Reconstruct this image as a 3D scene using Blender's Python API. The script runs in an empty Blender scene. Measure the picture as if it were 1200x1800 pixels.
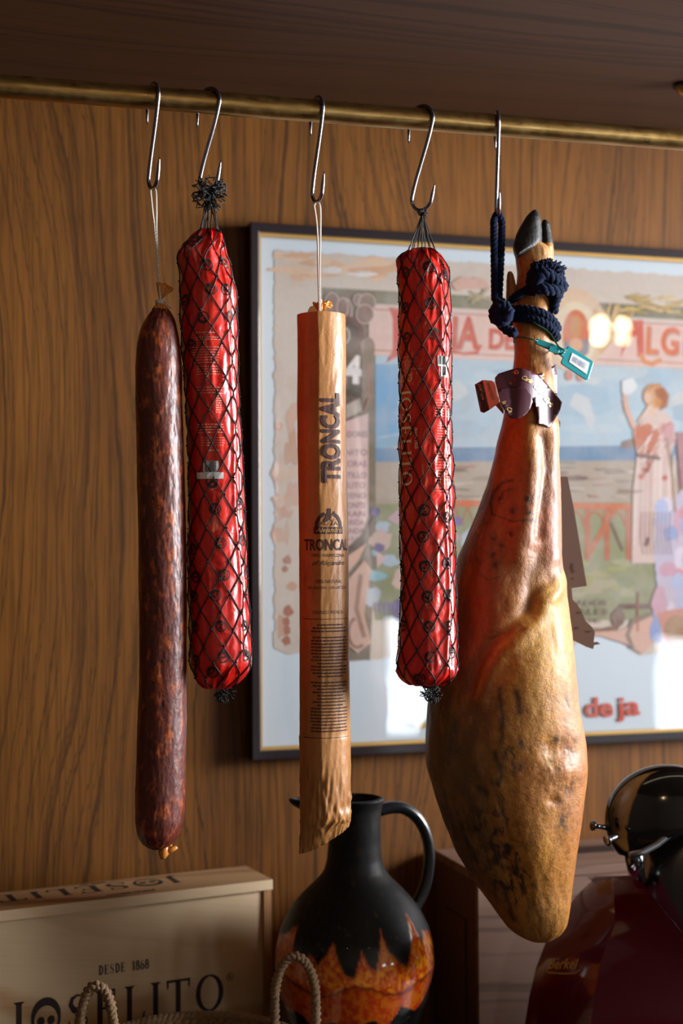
import bpy, bmesh, math, random
import numpy as np
from mathutils import Vector, Matrix

random.seed(7)
rng = np.random.default_rng(7)
scene = bpy.context.scene
COL = scene.collection
PI = math.pi

# ------------------------------------------------------------------ camera, light, exposure
WALL_D = 1.95                      # camera to panelled wall, metres
CAM = Vector((0.0, -WALL_D, 1.55))
YAW, PITCH, ROLL = math.radians(17.0), math.radians(1.65), 0.005
F_PX = 2500.0                      # 50 mm on a 24 mm wide frame, 1200 px across
fwd = Vector((math.sin(YAW) * math.cos(PITCH), math.cos(YAW) * math.cos(PITCH), math.sin(PITCH)))
r0 = Vector((math.cos(YAW), -math.sin(YAW), 0.0))
u0 = r0.cross(fwd)
RIGHT = (r0 - u0 * ROLL).normalized()
UP = (u0 + r0 * ROLL).normalized()
cam_data = bpy.data.cameras.new('camera')
cam_data.sensor_fit = 'HORIZONTAL'
cam_data.sensor_width = 24.0
cam_data.lens = 50.0
cam_data.clip_start = 0.05
cam_data.dof.use_dof = True
cam_data.dof.focus_distance = 1.60
cam_data.dof.aperture_fstop = 2.7
cam = bpy.data.objects.new('camera', cam_data)
COL.objects.link(cam)
M = Matrix((RIGHT, UP, -fwd)).transposed().to_4x4()
M.translation = CAM
cam.matrix_world = M
scene.camera = cam

scene.view_settings.view_transform = 'Standard'
scene.view_settings.look = 'None'
scene.view_settings.exposure = 0.0
scene.view_settings.gamma = 1.0
scene.view_settings.use_curve_mapping = False

world = bpy.data.worlds.new('world')
world.use_nodes = True
world.node_tree.nodes['Background'].inputs[0].default_value = (0.55, 0.66, 0.8, 1)
world.node_tree.nodes['Background'].inputs[1].default_value = 0.3
scene.world = world
scene.cycles.caustics_reflective = False
scene.cycles.caustics_refractive = False

def area(name, loc, rot, sx, sy, power, color, spread=None):
    l = bpy.data.lights.new(name, 'AREA')
    l.shape = 'RECTANGLE'; l.size = sx; l.size_y = sy
    l.energy = power; l.color = color
    if spread: l.spread = spread
    o = bpy.data.objects.new(name, l); COL.objects.link(o)
    o.location = loc; o.rotation_euler = rot
    return o
RX0, RX1, RY1, RZ1 = -2.4, 4.3, -4.6, 2.85      # room extents
# daylight through the side window and through the low street window facing the bar
area('side_window_daylight', (4.24, -1.66, 1.85), (0, math.radians(90), 0), 1.56, 1.80, 590, (0.95, 0.97, 1.0))
area('street_window_daylight', (2.39, -4.54, 0.97), (math.radians(90), 0, 0), 0.38, 0.58, 8, (0.80, 0.9, 1.0))
area('street_window_daylight', (3.85, -4.54, 0.88), (math.radians(90), 0, 0), 0.42, 0.46, 7, (0.80, 0.9, 1.0))
area('added_strip_light', (0.7, -1.30, 2.80), (0, 0, 0), 3.0, 0.03, 2.0, (1.0, 0.80, 0.55))  # unseen strip added to give the rail a highlight and some fill
LAMPS = [(-1.25, -3.5, 2.37, 3.0), (0.75, -3.5, 2.37, 3.0), (2.80, -3.5, 2.46, 2.4), (2.91, -3.5, 2.46, 1.2)]
for i, (lx, ly, lz, lw) in enumerate(LAMPS):
    l = bpy.data.lights.new('pendant_light', 'POINT'); l.energy = lw; l.color = (1.0, 0.66, 0.33)
    l.shadow_soft_size = 0.024
    o = bpy.data.objects.new('pendant_light', l); COL.objects.link(o); o.location = (lx, ly, lz)

# ------------------------------------------------------------------ helpers
def lin(c):
    return tuple(((v / 255.0) / 12.92 if v / 255.0 <= 0.04045 else ((v / 255.0 + 0.055) / 1.055) ** 2.4) for v in c)

def P(px, py, Y):
    """the place on the upright plane y = Y that the photo shows at px, py"""
    d = fwd + RIGHT * ((px - 600.0) / F_PX) + UP * ((900.0 - py) / F_PX)
    t = (Y - CAM.y) / d.y
    return CAM + d * t

def depth_of(p):
    return (Vector(p) - CAM).dot(fwd)

def tag(o, label=None, cat=None, group=None, kind=None):
    if label: o['label'] = label
    if cat: o['category'] = cat
    if group: o['group'] = group
    if kind: o['kind'] = kind
    return o

def empty(name, loc, label, cat, group=None):
    o = bpy.data.objects.new(name, None); COL.objects.link(o)
    o.empty_display_size = 0.02
    o.location = loc
    return tag(o, label, cat, group)

def link(name, me, mats=None, parent=None, smooth=True):
    o = bpy.data.objects.new(name, me); COL.objects.link(o)
    if mats:
        for m in (mats if isinstance(mats, (list, tuple)) else [mats]):
            me.materials.append(m)
    if smooth:
        me.polygons.foreach_set('use_smooth', [True] * len(me.polygons))
    if parent is not None:
        o.parent = parent
        off = parent.location.copy()
        o.matrix_parent_inverse = Matrix.Translation(-off)
    return o

def mesh_from(verts, faces, name='m'):
    me = bpy.data.meshes.new(name)
    me.from_pydata([tuple(v) for v in verts], [], [tuple(f) for f in faces])
    me.validate(); me.update()
    return me

class MB:
    """collects shapes for ONE mesh"""
    def __init__(s):
        s.v = []; s.f = []; s.c = []
        s.cc = None
    def add(s, vs, fs, col=None):
        b = len(s.v)
        s.v += [tuple(v) for v in vs]
        s.f += [tuple(i + b for i in f) for f in fs]
        s.c += [col] * len(fs)
    def build(s, name, mats, parent=None, smooth=True, bevel=0, seg=2):
        me = mesh_from(s.v, s.f, name)
        if s.c and s.c[0] is not None and len(me.polygons) == len(s.f):
            a = me.color_attributes.new('Col', 'FLOAT_COLOR', 'CORNER')
            arr = []
            for p, c in zip(me.polygons, s.c):
                arr += list(c + (1.0,)) * p.loop_total
            a.data.foreach_set('color', arr)
        if bevel:
            bm = bmesh.new(); bm.from_mesh(me)
            bmesh.ops.remove_doubles(bm, verts=bm.verts, dist=1e-6)
            es = [e for e in bm.edges if e.is_manifold and e.calc_face_angle(0) > 0.5]
            bmesh.ops.bevel(bm, geom=es, offset=bevel, segments=seg, affect='EDGES', profile=0.5)
            bm.to_mesh(me); bm.free()
        o = link(name, me, mats, parent, smooth)
        return o
    def box(s, x0, x1, y0, y1, z0, z1, mat=None):
        vs = [(x, y, z) for x in (x0, x1) for y in (y0, y1) for z in (z0, z1)]
        if mat is not None: vs = [tuple(mat @ Vector(v)) for v in vs]
        s.add(vs, [(0, 1, 3, 2), (4, 6, 7, 5), (0, 4, 5, 1), (2, 3, 7, 6), (0, 2, 6, 4), (1, 5, 7, 3)])
        return s
    def tube(s, pts, r, n=8, closed=False, caps=True):
        pts = [Vector(p) for p in pts]
        m = len(pts)
        rr = r if hasattr(r, '__len__') else [r] * m
        tan = []
        for i in range(m):
            a = pts[(i - 1) % m] if (closed or i > 0) else pts[i]
            b = pts[(i + 1) % m] if (closed or i < m - 1) else pts[i]
            t = (b - a)
            tan.append(t.normalized() if t.length > 1e-9 else Vector((0, 0, 1)))
        ref = Vector((0, 0, 1)) if abs(tan[0].z) < 0.9 else Vector((1, 0, 0))
        nrm = (ref - tan[0] * ref.dot(tan[0])).normalized()
        vs = []
        for i in range(m):
            if i:
                q = tan[i - 1].rotation_difference(tan[i]); nrm = (q @ nrm)
                nrm = (nrm - tan[i] * nrm.dot(tan[i])).normalized()
            bn = tan[i].cross(nrm)
            for k in range(n):
                a = 2 * PI * k / n
                vs.append(pts[i] + (nrm * math.cos(a) + bn * math.sin(a)) * rr[i])
        fs = []
        for i in range(m if closed else m - 1):
            j = (i + 1) % m
            for k in range(n):
                k2 = (k + 1) % n
                fs.append((i * n + k, i * n + k2, j * n + k2, j * n + k))
        if caps and not closed:
            fs.append(tuple(range(n - 1, -1, -1))); fs.append(tuple((m - 1) * n + k for k in range(n)))
        s.add(vs, fs)
        return s
    def lathe(s, prof, n=48, origin=(0, 0, 0), axis=None):
        """prof: list of (radius, height)"""
        o = Vector(origin)
        R = Matrix.Identity(3)
        if axis is not None: R = Vector((0, 0, 1)).rotation_difference(Vector(axis)).to_matrix()
        vs = []
        for (r, h) in prof:
            for k in range(n):
                a = 2 * PI * k / n
                vs.append(o + R @ Vector((max(r, 1e-5) * math.cos(a), max(r, 1e-5) * math.sin(a), h)))
        fs = []
        for i in range(len(prof) - 1):
            for k in range(n):
                k2 = (k + 1) % n
                fs.append((i * n + k, i * n + k2, (i + 1) * n + k2, (i + 1) * n + k))
        fs.append(tuple(range(n - 1, -1, -1))); fs.append(tuple((len(prof) - 1) * n + k for k in range(n)))
        s.add(vs, fs)
        return s

# vectorised value noise ------------------------------------------------
_perm = rng.random((64, 64, 64))
def vn(x, y, z=0.0):
    x, y, z = np.broadcast_arrays(np.asarray(x, float), np.asarray(y, float), np.asarray(z, float))
    xi, yi, zi = np.floor(x).astype(int), np.floor(y).astype(int), np.floor(z).astype(int)
    xf, yf, zf = x - xi, y - yi, z - zi
    xf, yf, zf = [t * t * (3 - 2 * t) for t in (xf, yf, zf)]
    out = 0
    for dx in (0, 1):
        for dy in (0, 1):
            for dz in (0, 1):
                w = (xf if dx else 1 - xf) * (yf if dy else 1 - yf) * (zf if dz else 1 - zf)
                out = out + w * _perm[(xi + dx) % 64, (yi + dy) % 64, (zi + dz) % 64]
    return out * 2 - 1
def fbm(x, y, z=0.0, o=4):
    a, s, f = 0, 1.0, 1.0
    for i in range(o):
        a = a + s * vn(np.asarray(x) * f + 7.3 * i, np.asarray(y) * f + 3.1 * i, np.asarray(z) * f)
        s *= 0.5; f *= 2.03
    return a / 1.9
def gauss(x, k):
    if k <= 0: return x
    r = int(3 * k) + 1
    w = np.exp(-0.5 * (np.arange(-r, r + 1) / k) ** 2); w /= w.sum()
    xp = np.concatenate([2 * x[0] - x[r:0:-1], x, 2 * x[-1] - x[-2:-r - 2:-1]])
    return np.convolve(xp, w, 'valid')
def sstep(a, b, x):
    t = np.clip((x - a) / (b - a), 0, 1)
    return t * t * (3 - 2 * t)

# materials -------------------------------------------------------------
class NT:
    def __init__(s, name):
        s.m = bpy.data.materials.new(name); s.m.use_nodes = True
        s.t = s.m.node_tree; s.n = s.t.nodes; s.l = s.t.links
        s.b = s.n['Principled BSDF']
    def node(s, typ, ins=None, **kw):
        nd = s.n.new(typ)
        for k, v in kw.items(): setattr(nd, k, v)
        for k, v in (ins or {}).items():
            if isinstance(v, bpy.types.NodeSocket): s.l.new(v, nd.inputs[k])
            else: nd.inputs[k].default_value = v
        return nd
    def coord(s, kind='Object'):
        return s.node('ShaderNodeTexCoord').outputs[kind]
    def mapping(s, vec, scale=(1, 1, 1), rot=(0, 0, 0), loc=(0, 0, 0)):
        return s.node('ShaderNodeMapping', {'Vector': vec, 'Scale': scale, 'Rotation': rot, 'Location': loc}).outputs[0]
    def noise(s, vec, scale=5, detail=4, rough=0.5, dist=0.0):
        return s.node('ShaderNodeTexNoise', {'Vector': vec, 'Scale': scale, 'Detail': detail, 'Roughness': rough, 'Distortion': dist}).outputs['Fac']
    def math(s, op, a, b=0.0, clamp=False):
        nd = s.node('ShaderNodeMath', {0: a, 1: b}, operation=op); nd.use_clamp = clamp
        return nd.outputs[0]
    def ramp(s, fac, stops, interp='LINEAR'):
        nd = s.node('ShaderNodeValToRGB', {'Fac': fac}); cr = nd.color_ramp; cr.interpolation = interp
        while len(cr.elements) < len(stops): cr.elements.new(0.5)
        for e, (p, c) in zip(cr.elements, stops):
            e.position = p; e.color = (c if len(c) == 4 else tuple(c) + (1,)) if hasattr(c, '__len__') else (c, c, c, 1)
        return nd.outputs[0]
    def mix(s, fac, a, b, blend='MIX'):
        nd = s.n.new('ShaderNodeMix'); nd.data_type = 'RGBA'; nd.blend_type = blend
        def st(sock, v):
            if isinstance(v, bpy.types.NodeSocket): s.l.new(v, sock)
            else: sock.default_value = (tuple(v) + (1,) if hasattr(v, '__len__') and len(v) == 3 else v)
        st(nd.inputs[0], fac); st(nd.inputs[6], a); st(nd.inputs[7], b)
        return nd.outputs[2]
    def bump(s, h, strength=0.3, dist=0.001):
        o = s.node('ShaderNodeBump', {'Height': h, 'Strength': strength, 'Distance': dist}).outputs[0]
        s.l.new(o, s.b.inputs['Normal'])
    def attr(s, name, what='Fac'):
        return s.node('ShaderNodeAttribute', attribute_name=name).outputs[what]
    def set(s, **kw):
        names = dict(color='Base Color', rough='Roughness', metal='Metallic', coat='Coat Weight', coatr='Coat Roughness',
                     spec='Specular IOR Level', trans='Transmission Weight', sss='Subsurface Weight', sheen='Sheen Weight', ior='IOR')
        for k, v in kw.items():
            i = s.b.inputs[names[k]]
            if isinstance(v, bpy.types.NodeSocket): s.l.new(v, i)
            elif k == 'color': i.default_value = tuple(v)[:3] + (1,)
            else: i.default_value = v
        return s

def simple(name, rgb, rough=0.5, metal=0.0, var=0.12, vs=40, bump=0.0, bs=200, **kw):
    t = NT(name); co = t.coord()
    c = lin(rgb)
    n = t.noise(co, vs, 4)
    col = t.mix(n, tuple(v * (1 - var) for v in c), tuple(min(1, v * (1 + var)) for v in c))
    t.set(color=col, rough=rough, metal=metal, **kw)
    if bump: t.bump(t.noise(co, bs, 3), bump, 0.0006)
    return t.m

def wood(name, base, dark, light, axis='z', ring=9.0, warp=0.5, fibre=1.0, rough=0.42, line=0.62, wscale=2.2, seed=0.0, coat=0.0, lw=0.1, spec=0.4):
    """veneer with growth lines; axis = direction of the grain"""
    t = NT(name); co = t.coord()
    sep = t.node('ShaderNodeSeparateXYZ', {0: co}).outputs
    g = {'x': 0, 'y': 1, 'z': 2}[axis]
    oth = [i for i in (0, 1, 2) if i != g]
    along = sep[g]
    across = t.math('ADD', sep[oth[0]], sep[oth[1]])
    v = t.node('ShaderNodeCombineXYZ', {0: across, 1: t.math('MULTIPLY', along, 0.30), 2: seed}).outputs[0]
    A = t.noise(v, wscale, 2, 0.45)
    B = t.noise(v, wscale * 5.0, 2, 0.5)
    field = t.math('ADD', t.math('MULTIPLY', across, 1.1), t.math('MULTIPLY', A, warp))
    field = t.math('ADD', field, t.math('MULTIPLY', B, warp * 0.06))
    # jitter so the lines look torn by the pores
    vj = t.node('ShaderNodeCombineXYZ', {0: t.math('MULTIPLY', across, 260.0), 1: t.math('MULTIPLY', along, 16.0), 2: seed}).outputs[0]
    J = t.noise(vj, 1.0, 2, 0.6)
    field = t.math('ADD', field, t.math('MULTIPLY', J, 0.006))
    W = t.math('MULTIPLY', field, ring)
    rings = t.node('ShaderNodeTexNoise', {'W': W, 'Scale': 6.0, 'Detail': 2.0, 'Roughness': 0.6}, noise_dimensions='1D').outputs['Fac']
    lines = t.ramp(rings, [(line - lw, 0.0), (line, 1.0), (line + 0.04, 0.25), (line + 0.2, 0.0)])
    vf = t.node('ShaderNodeCombineXYZ', {0: t.math('MULTIPLY', across, 420.0), 1: t.math('MULTIPLY', along, 7.0), 2: seed}).outputs[0]
    Fb = t.noise(vf, 1.0, 3, 0.6)
    broad = t.noise(v, wscale * 2.6, 4, 0.6)
    col = t.mix(t.ramp(broad, [(0.3, 0.0), (0.7, 1.0)]), lin(base), lin(light))
    pores = t.ramp(Fb, [(0.36, 1.0), (0.55, 0.0)])
    col = t.mix(t.math('MULTIPLY', pores, 0.30 * fibre), col, lin(dark))
    lf = t.math('MULTIPLY', lines, t.math('ADD', t.math('MULTIPLY', Fb, 0.9), 0.35), clamp=True)
    col = t.mix(t.math('MULTIPLY', lf, 0.9), col, lin(dark))
    t.set(color=col, rough=t.math('ADD', rough, t.math('MULTIPLY', Fb, 0.12)), coat=coat, coatr=0.3, spec=spec)
    t.bump(Fb, 0.15 * fibre, 0.0006)
    return t.m

def attr_mat(name, rough=0.6, coat=0.0, mottle=0.1, ms=60, bump=0.0, **kw):
    t = NT(name); co = t.coord()
    c = t.attr('Col', 'Color')
    n = t.noise(co, ms, 4)
    col = t.mix(t.math('MULTIPLY', n, mottle * 2), c, (0.02, 0.015, 0.01), 'MIX')
    t.set(color=col, rough=rough, coat=coat, **kw)
    if bump: t.bump(t.noise(co, 300, 3), bump, 0.0005)
    return t.m

# text and printed shapes as flat 2-D triangles -------------------------
def text2d(s, size=1.0, bold=0.0, shear=0.0, xs=1.0, align='LEFT'):
    cu = bpy.data.curves.new('t', 'FONT'); cu.body = s; cu.size = size; cu.offset = bold * size; cu.shear = shear
    cu.align_x = align; cu.resolution_u = 3; cu.fill_mode = 'FRONT'
    ob = bpy.data.objects.new('t', cu); COL.objects.link(ob)
    dg = bpy.context.evaluated_depsgraph_get()
    me = bpy.data.meshes.new_from_object(ob.evaluated_get(dg))
    vs = [(v.co.x * xs, v.co.y) for v in me.vertices]; fs = [tuple(p.vertices) for p in me.polygons]
    bpy.data.objects.remove(ob); bpy.data.curves.remove(cu); bpy.data.meshes.remove(me)
    return vs, fs
def join2d(items):
    V, Fc = [], []
    for vs, fs in items:
        b = len(V); V += list(vs); Fc += [tuple(i + b for i in f) for f in fs]
    return V, Fc
def xf2d(g, dx=0, dy=0, sx=1, sy=1, rot=0):
    c, s = math.cos(rot), math.sin(rot)
    return [((x * sx) * c - (y * sy) * s + dx, (x * sx) * s + (y * sy) * c + dy) for x, y in g[0]], g[1]
def rect2d(x0, y0, x1, y1):
    return [(x0, y0), (x1, y0), (x1, y1), (x0, y1)], [(0, 1, 2, 3)]
def ribbon2d(pts, w, closed=False):
    n = len(pts); V = []; Fc = []
    ww = w if hasattr(w, '__len__') else [w] * n
    for i in range(n):
        a = pts[(i - 1) % n] if closed or i else pts[i]; b = pts[(i + 1) % n] if closed or i < n - 1 else pts[i]
        dx, dy = b[0] - a[0], b[1] - a[1]; L = math.hypot(dx, dy) or 1
        nx, ny = -dy / L, dx / L
        V += [(pts[i][0] + nx * ww[i] / 2, pts[i][1] + ny * ww[i] / 2), (pts[i][0] - nx * ww[i] / 2, pts[i][1] - ny * ww[i] / 2)]
    for i in range(n if closed else n - 1):
        j = (i + 1) % n
        Fc.append((2 * i, 2 * i + 1, 2 * j + 1, 2 * j))
    return V, Fc
def ellipse_pts(cx, cy, rx, ry, n=20, a0=0, a1=2 * PI):
    return [(cx + rx * math.cos(a0 + (a1 - a0) * i / n), cy + ry * math.sin(a0 + (a1 - a0) * i / n)) for i in range(n)]
def disc2d(cx, cy, r, ry=None, n=16):
    p = ellipse_pts(cx, cy, r, ry or r, n); return p, [tuple(range(len(p)))]
def ring2d(cx, cy, r, w, n=20):
    return ribbon2d(ellipse_pts(cx, cy, r, r, n), w, True)
def cut2d(g, step):
    """cut flat faces on a grid so that they can bend with a surface"""
    bm = bmesh.new(); vv = [bm.verts.new((x, y, 0)) for x, y in g[0]]
    for f in g[1]:
        try: bm.faces.new([vv[i] for i in f])
        except ValueError: pass
    big_ = [f for f in bm.faces if len(f.verts) > 4]
    if big_: bmesh.ops.triangulate(bm, faces=big_)
    xs = [p[0] for p in g[0]]; ys = [p[1] for p in g[0]]
    for k, (lo, hi) in enumerate(((min(xs), max(xs)), (min(ys), max(ys)))):
        c = math.floor(lo / step) * step + step
        while c < hi:
            co = (c, 0, 0) if k == 0 else (0, c, 0); no = (1, 0, 0) if k == 0 else (0, 1, 0)
            bmesh.ops.bisect_plane(bm, geom=bm.verts[:] + bm.edges[:] + bm.faces[:], plane_co=co, plane_no=no, dist=1e-7)
            c += step
    bm.verts.index_update()
    out = [(v.co.x, v.co.y) for v in bm.verts], [tuple(v.index for v in f.verts) for f in bm.faces]
    bm.free(); return out

# a small upright roman alphabet (unit height) for the box and casing lettering
def serif(ch, W=0.17, t=0.05):
    def stem(x, y0=0, y1=1, foot=True, head=True):
        r = [rect2d(x, y0, x + W, y1)]
        if foot: r.append(([(x - .1, y0), (x + W + .1, y0), (x + W, y0 + .07), (x, y0 + .07)], [(0, 1, 2, 3)]))
        if head: r.append(([(x - .1, y1), (x, y1 - .07), (x + W, y1 - .07), (x + W + .1, y1)], [(0, 1, 2, 3)]))
        return r
    def bowl(cx, cy, rx, ry, a0=0, a1=2 * PI, thick=None):
        thick = thick or W
        n = 28; pts = []; w = []
        for i in range(n + (0 if abs(a1 - a0 - 2 * PI) < 1e-6 else 1)):
            a = a0 + (a1 - a0) * i / n; pts.append((cx + rx * math.cos(a), cy + ry * math.sin(a)))
            w.append(t + (thick - t) * abs(math.cos(a)) ** 1.2)
        return [ribbon2d(pts, w, abs(a1 - a0 - 2 * PI) < 1e-6)]
    g = {}
    if ch == 'I': return join2d(stem(.1)), .42
    if ch == 'J': return join2d(stem(.22, .0, 1, False) + [ribbon2d([(.305, .05), (.27, -.12), (.15, -.2), (.05, -.17)], [.17, .13, .07, .1])]), .52
    if ch == 'E': return join2d(stem(.1) + [rect2d(.2, .94, .68, 1), rect2d(.2, 0, .72, .06), rect2d(.2, .48, .55, .54), ([(.62, 1), (.62, .8), (.68, .76), (.68, 1)], [(0, 1, 2, 3)]), ([(.64, 0), (.72, 0), (.76, .26), (.7, .22)], [(0, 1, 2, 3)]), rect2d(.52, .4, .57, .62)]), .84
    if ch == 'L': return join2d(stem(.1) + [rect2d(.2, 0, .66, .06), ([(.58, 0), (.66, 0), (.70, .3), (.64, .25)], [(0, 1, 2, 3)])]), .74
    if ch == 'T': return join2d(stem(.32, 0, 1, True, False) + [rect2d(.02, .93, .8, 1), ([(.0, 1.0), (.08, 1), (.08, .8), (.02, .74)], [(0, 1, 2, 3)]), ([(.74, 1), (.82, 1), (.8, .74), (.74, .8)], [(0, 1, 2, 3)])]), .86
    if ch == 'O': return join2d(bowl(.5, .5, .40, .48)), 1.0
    if ch == 'D': return join2d(stem(.1) + bowl(.3, .5, .42, .47, -PI / 2, PI / 2)), .86
    if ch == 'C': return join2d(bowl(.5, .5, .40, .48, PI * .22, PI * 1.78)), .92
    if ch == 'R': return join2d(stem(.1) + bowl(.3, .74, .28, .235, -PI / 2, PI / 2) + [ribbon2d([(.34, .5), (.72, .02)], .17), rect2d(.62, 0, .86, .05)]), .86
    if ch == 'N': return join2d(stem(.1) + stem(.68, 0, 1, False) + [ribbon2d([(.16, .95), (.8, .03)], .15)]), 1.0
    if ch == 'S': 
        p = [(.62, .80), (.52, .93), (.36, .965), (.20, .89), (.15, .74), (.24, .6), (.42, .51), (.57, .4), (.63, .25), (.55, .09), (.38, .03), (.2, .07), (.1, .22)]
        return join2d([ribbon2d(p, [.04, .05, .06, .11, .15, .17, .18, .17, .15, .1, .06, .05, .04]), rect2d(.6, .72, .65, .98), rect2d(.08, .02, .13, .3)]), .78
    if ch == '1': return join2d(stem(.14, 0, 1, True, False) + [([(.02, .84), (.16, 1), (.16, .9)], [(0, 1, 2)])]), .5
    if ch == '8': return join2d(bowl(.34, .74, .2, .23) + bowl(.34, .27, .25, .25)), .7
    if ch == '6': return join2d(bowl(.34, .3, .24, .28) + [ribbon2d([(.11, .32), (.16, .7), (.34, .92), (.52, .95)], [.16, .15, .08, .06])]), .7
    return ([], []), .4
def serif_line(s, size, xs=1.0, gap=0.06, W=0.17, t=0.05):
    x = 0; out = []
    for ch in s:
        g, w = serif(ch, W, t)
        if g[0]: out.append(xf2d(g, x, 0, xs, 1))
        x += (w + gap) * xs
    V, Fc = join2d(out)
    return ([(a * size, b * size) for a, b in V], Fc), x * size

def printing(name, g, fn, material, parent, step=None, both=False):
    """lay flat shapes g (2-D) on a surface through fn(x, y) -> point"""
    if step: g = cut2d(g, step)
    me = mesh_from([fn(x, y) for x, y in g[0]], g[1], name)
    return link(name, me, material, parent, smooth=False)

# round hanging bodies described by their outline ------------------------
class Body:
    """rows: (py, left px, right px) at distance plane Y (may be a function of py)"""
    def __init__(s, rows, Y, nv=300, nt=128, smooth=2.0, thick=1.0, disp=None, power=2.0):
        rows = np.array(rows, float)
        s.py = np.linspace(rows[0, 0], rows[-1, 0], nv)
        s.L = gauss(np.interp(s.py, rows[:, 0], rows[:, 1]), smooth)
        s.R = gauss(np.interp(s.py, rows[:, 0], rows[:, 2]), smooth)
        s.nv, s.nt = nv, nt
        s.Y = Y if callable(Y) else (lambda p, Y=Y: Y)
        mid = P((s.L[nv // 2] + s.R[nv // 2]) / 2, s.py[nv // 2], s.Y(s.py[nv // 2]))
        d = Vector((CAM.x - mid.x, CAM.y - mid.y, 0)).normalized()
        s.F = np.array(d); s.Rr = np.array(Vector((-d.y, d.x, 0)))
        C = []; A = []
        for i in range(nv):
            c = P((s.L[i] + s.R[i]) / 2, s.py[i], s.Y(s.py[i])); C.append(tuple(c))
            A.append((s.R[i] - s.L[i]) / 2 * depth_of(c) / F_PX)
        s.C = np.array(C); s.A = np.array(A)
        th = -PI + 2 * PI * np.arange(nt) / nt
        s.th = th
        s.T = s.A * thick if np.isscalar(thick) else np.asarray(thick)
        TH = np.broadcast_to(th, (nv, nt)); PY = np.broadcast_to(s.py[:, None], (nv, nt))
        r = disp(TH, PY) if disp is not None else np.zeros((nv, nt))
        s.rd = r
        sx = np.sin(TH); cx = np.cos(TH)
        if power != 2.0:
            k = (np.abs(sx) ** power + np.abs(cx) ** power) ** (-1 / power)
            sx, cx = sx * k, cx * k
        s.G = (s.C[:, None, :] + s.Rr[None, None, :] * ((s.A[:, None] + r) * sx)[..., None]
               + s.F[None, None, :] * ((s.T[:, None] + r) * cx)[..., None])
    def mesh(s, name, material, parent, caps=True, attrs=None, col=None):
        nv, nt = s.nv, s.nt
        V = s.G.reshape(-1, 3)
        i = np.arange(nv - 1)[:, None] * nt; k = np.arange(nt)[None, :]; k2 = (k + 1) % nt
        Fq = np.stack([i + k, i + nt + k, i + nt + k2, i + k2], -1).reshape(-1, 4)
        me = bpy.data.meshes.new(name)
        faces = Fq.tolist()
        if caps:
            V = np.vstack([V, s.G[0].mean(0)[None], s.G[-1].mean(0)[None]])
            a, b = nv * nt, nv * nt + 1
            faces += [(a, q, (q + 1) % nt) for q in range(nt)] + [(b, (nv - 1) * nt + (q + 1) % nt, (nv - 1) * nt + q) for q in range(nt)]
        me.from_pydata(V.tolist(), [], faces); me.update()
        for nm, arr in (attrs or {}).items():
            at = me.attributes.new(nm, 'FLOAT', 'POINT')
            x = arr.reshape(-1)
            if caps: x = np.concatenate([x, [x[0], x[-1]]])
            at.data.foreach_set('value', x.astype(np.float32))
        if col is not None:
            at = me.color_attributes.new('Col', 'FLOAT_COLOR', 'POINT')
            x = col.reshape(-1, 3)
            if caps: x = np.vstack([x, x[0], x[-1]])
            x = np.hstack([x, np.ones((len(x), 1))])
            at.data.foreach_set('color', x.reshape(-1).astype(np.float32))
        return link(name, me, material, parent)
    def at(s, th, py, off=0.0):
        v = np.clip((py - s.py[0]) / (s.py[-1] - s.py[0]) * (s.nv - 1), 0, s.nv - 1.001)
        k = ((th + PI) / (2 * PI) * s.nt) % s.nt
        i = int(v); fi = v - i; j = int(k) % s.nt; fj = k - int(k); j2 = (j + 1) % s.nt
        G = s.G
        p = (G[i, j] * (1 - fi) * (1 - fj) + G[i + 1, j] * fi * (1 - fj) + G[i, j2] * (1 - fi) * fj + G[i + 1, j2] * fi * fj)
        n = s.Rr * math.sin(th) + s.F * math.cos(th)
        return Vector(p + n * off)
    def theta(s, px, py):
        c = (np.interp(py, s.py, s.L) + np.interp(py, s.py, s.R)) / 2
        h = (np.interp(py, s.py, s.R) - np.interp(py, s.py, s.L)) / 2
        return math.asin(max(-0.999, min(0.999, (px - c) / h)))
    def half(s, py):
        return (np.interp(py, s.py, s.R) - np.interp(py, s.py, s.L)) / 2
    def wrap(s, px, py, off=0.0003):
        """fn for printing(): x right in px of cloth length, y down in px, from the point px, py"""
        t0 = s.theta(px, py); h = s.half(py)
        return lambda x, y: s.at(t0 + x / h, py - y, off)

# ------------------------------------------------------------------ materials
M_PANEL = wood('oak_panel', (102, 61, 21), (32, 21, 12), (134, 84, 30), 'z', ring=11, warp=0.42, fibre=1.5, spec=.25, rough=0.45, line=0.57, seed=3.7, lw=0.05)
M_SOFFIT = wood('soffit_veneer', (72, 45, 30), (36, 23, 17), (82, 52, 35), 'x', ring=5.0, warp=0.3, fibre=0.7, rough=0.42, line=0.6, seed=8.1)
M_PINE = wood('pine', (214, 186, 148), (176, 128, 78), (222, 196, 160), 'x', ring=1.3, warp=0.5, fibre=0.35, rough=0.55, line=0.66, seed=1.2, wscale=3)
M_PINE_LID = wood('pine_lid', (176, 138, 98), (120, 80, 46), (188, 150, 108), 'x', ring=3.0, warp=0.5, fibre=0.6, rough=0.55, line=0.63, seed=5.2, wscale=3)
M_CEDAR = wood('pink_wood', (132, 102, 86), (92, 66, 54), (140, 110, 94), 'x', ring=3.0, warp=0.6, fibre=0.4, rough=0.55, line=0.62, seed=2.2, wscale=3)
M_PLASTER = simple('plaster', (104, 94, 84), 0.9)
M_DARKW = simple('dark_room_wall', (62, 48, 38), 0.8)
M_FLOOR = simple('stone_floor', (70, 60, 54), 0.5)
M_COUNTER = simple('dark_counter', (40, 32, 28), 0.35)
M_INK = simple('black_ink', (38, 26, 24), 0.6)
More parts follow.
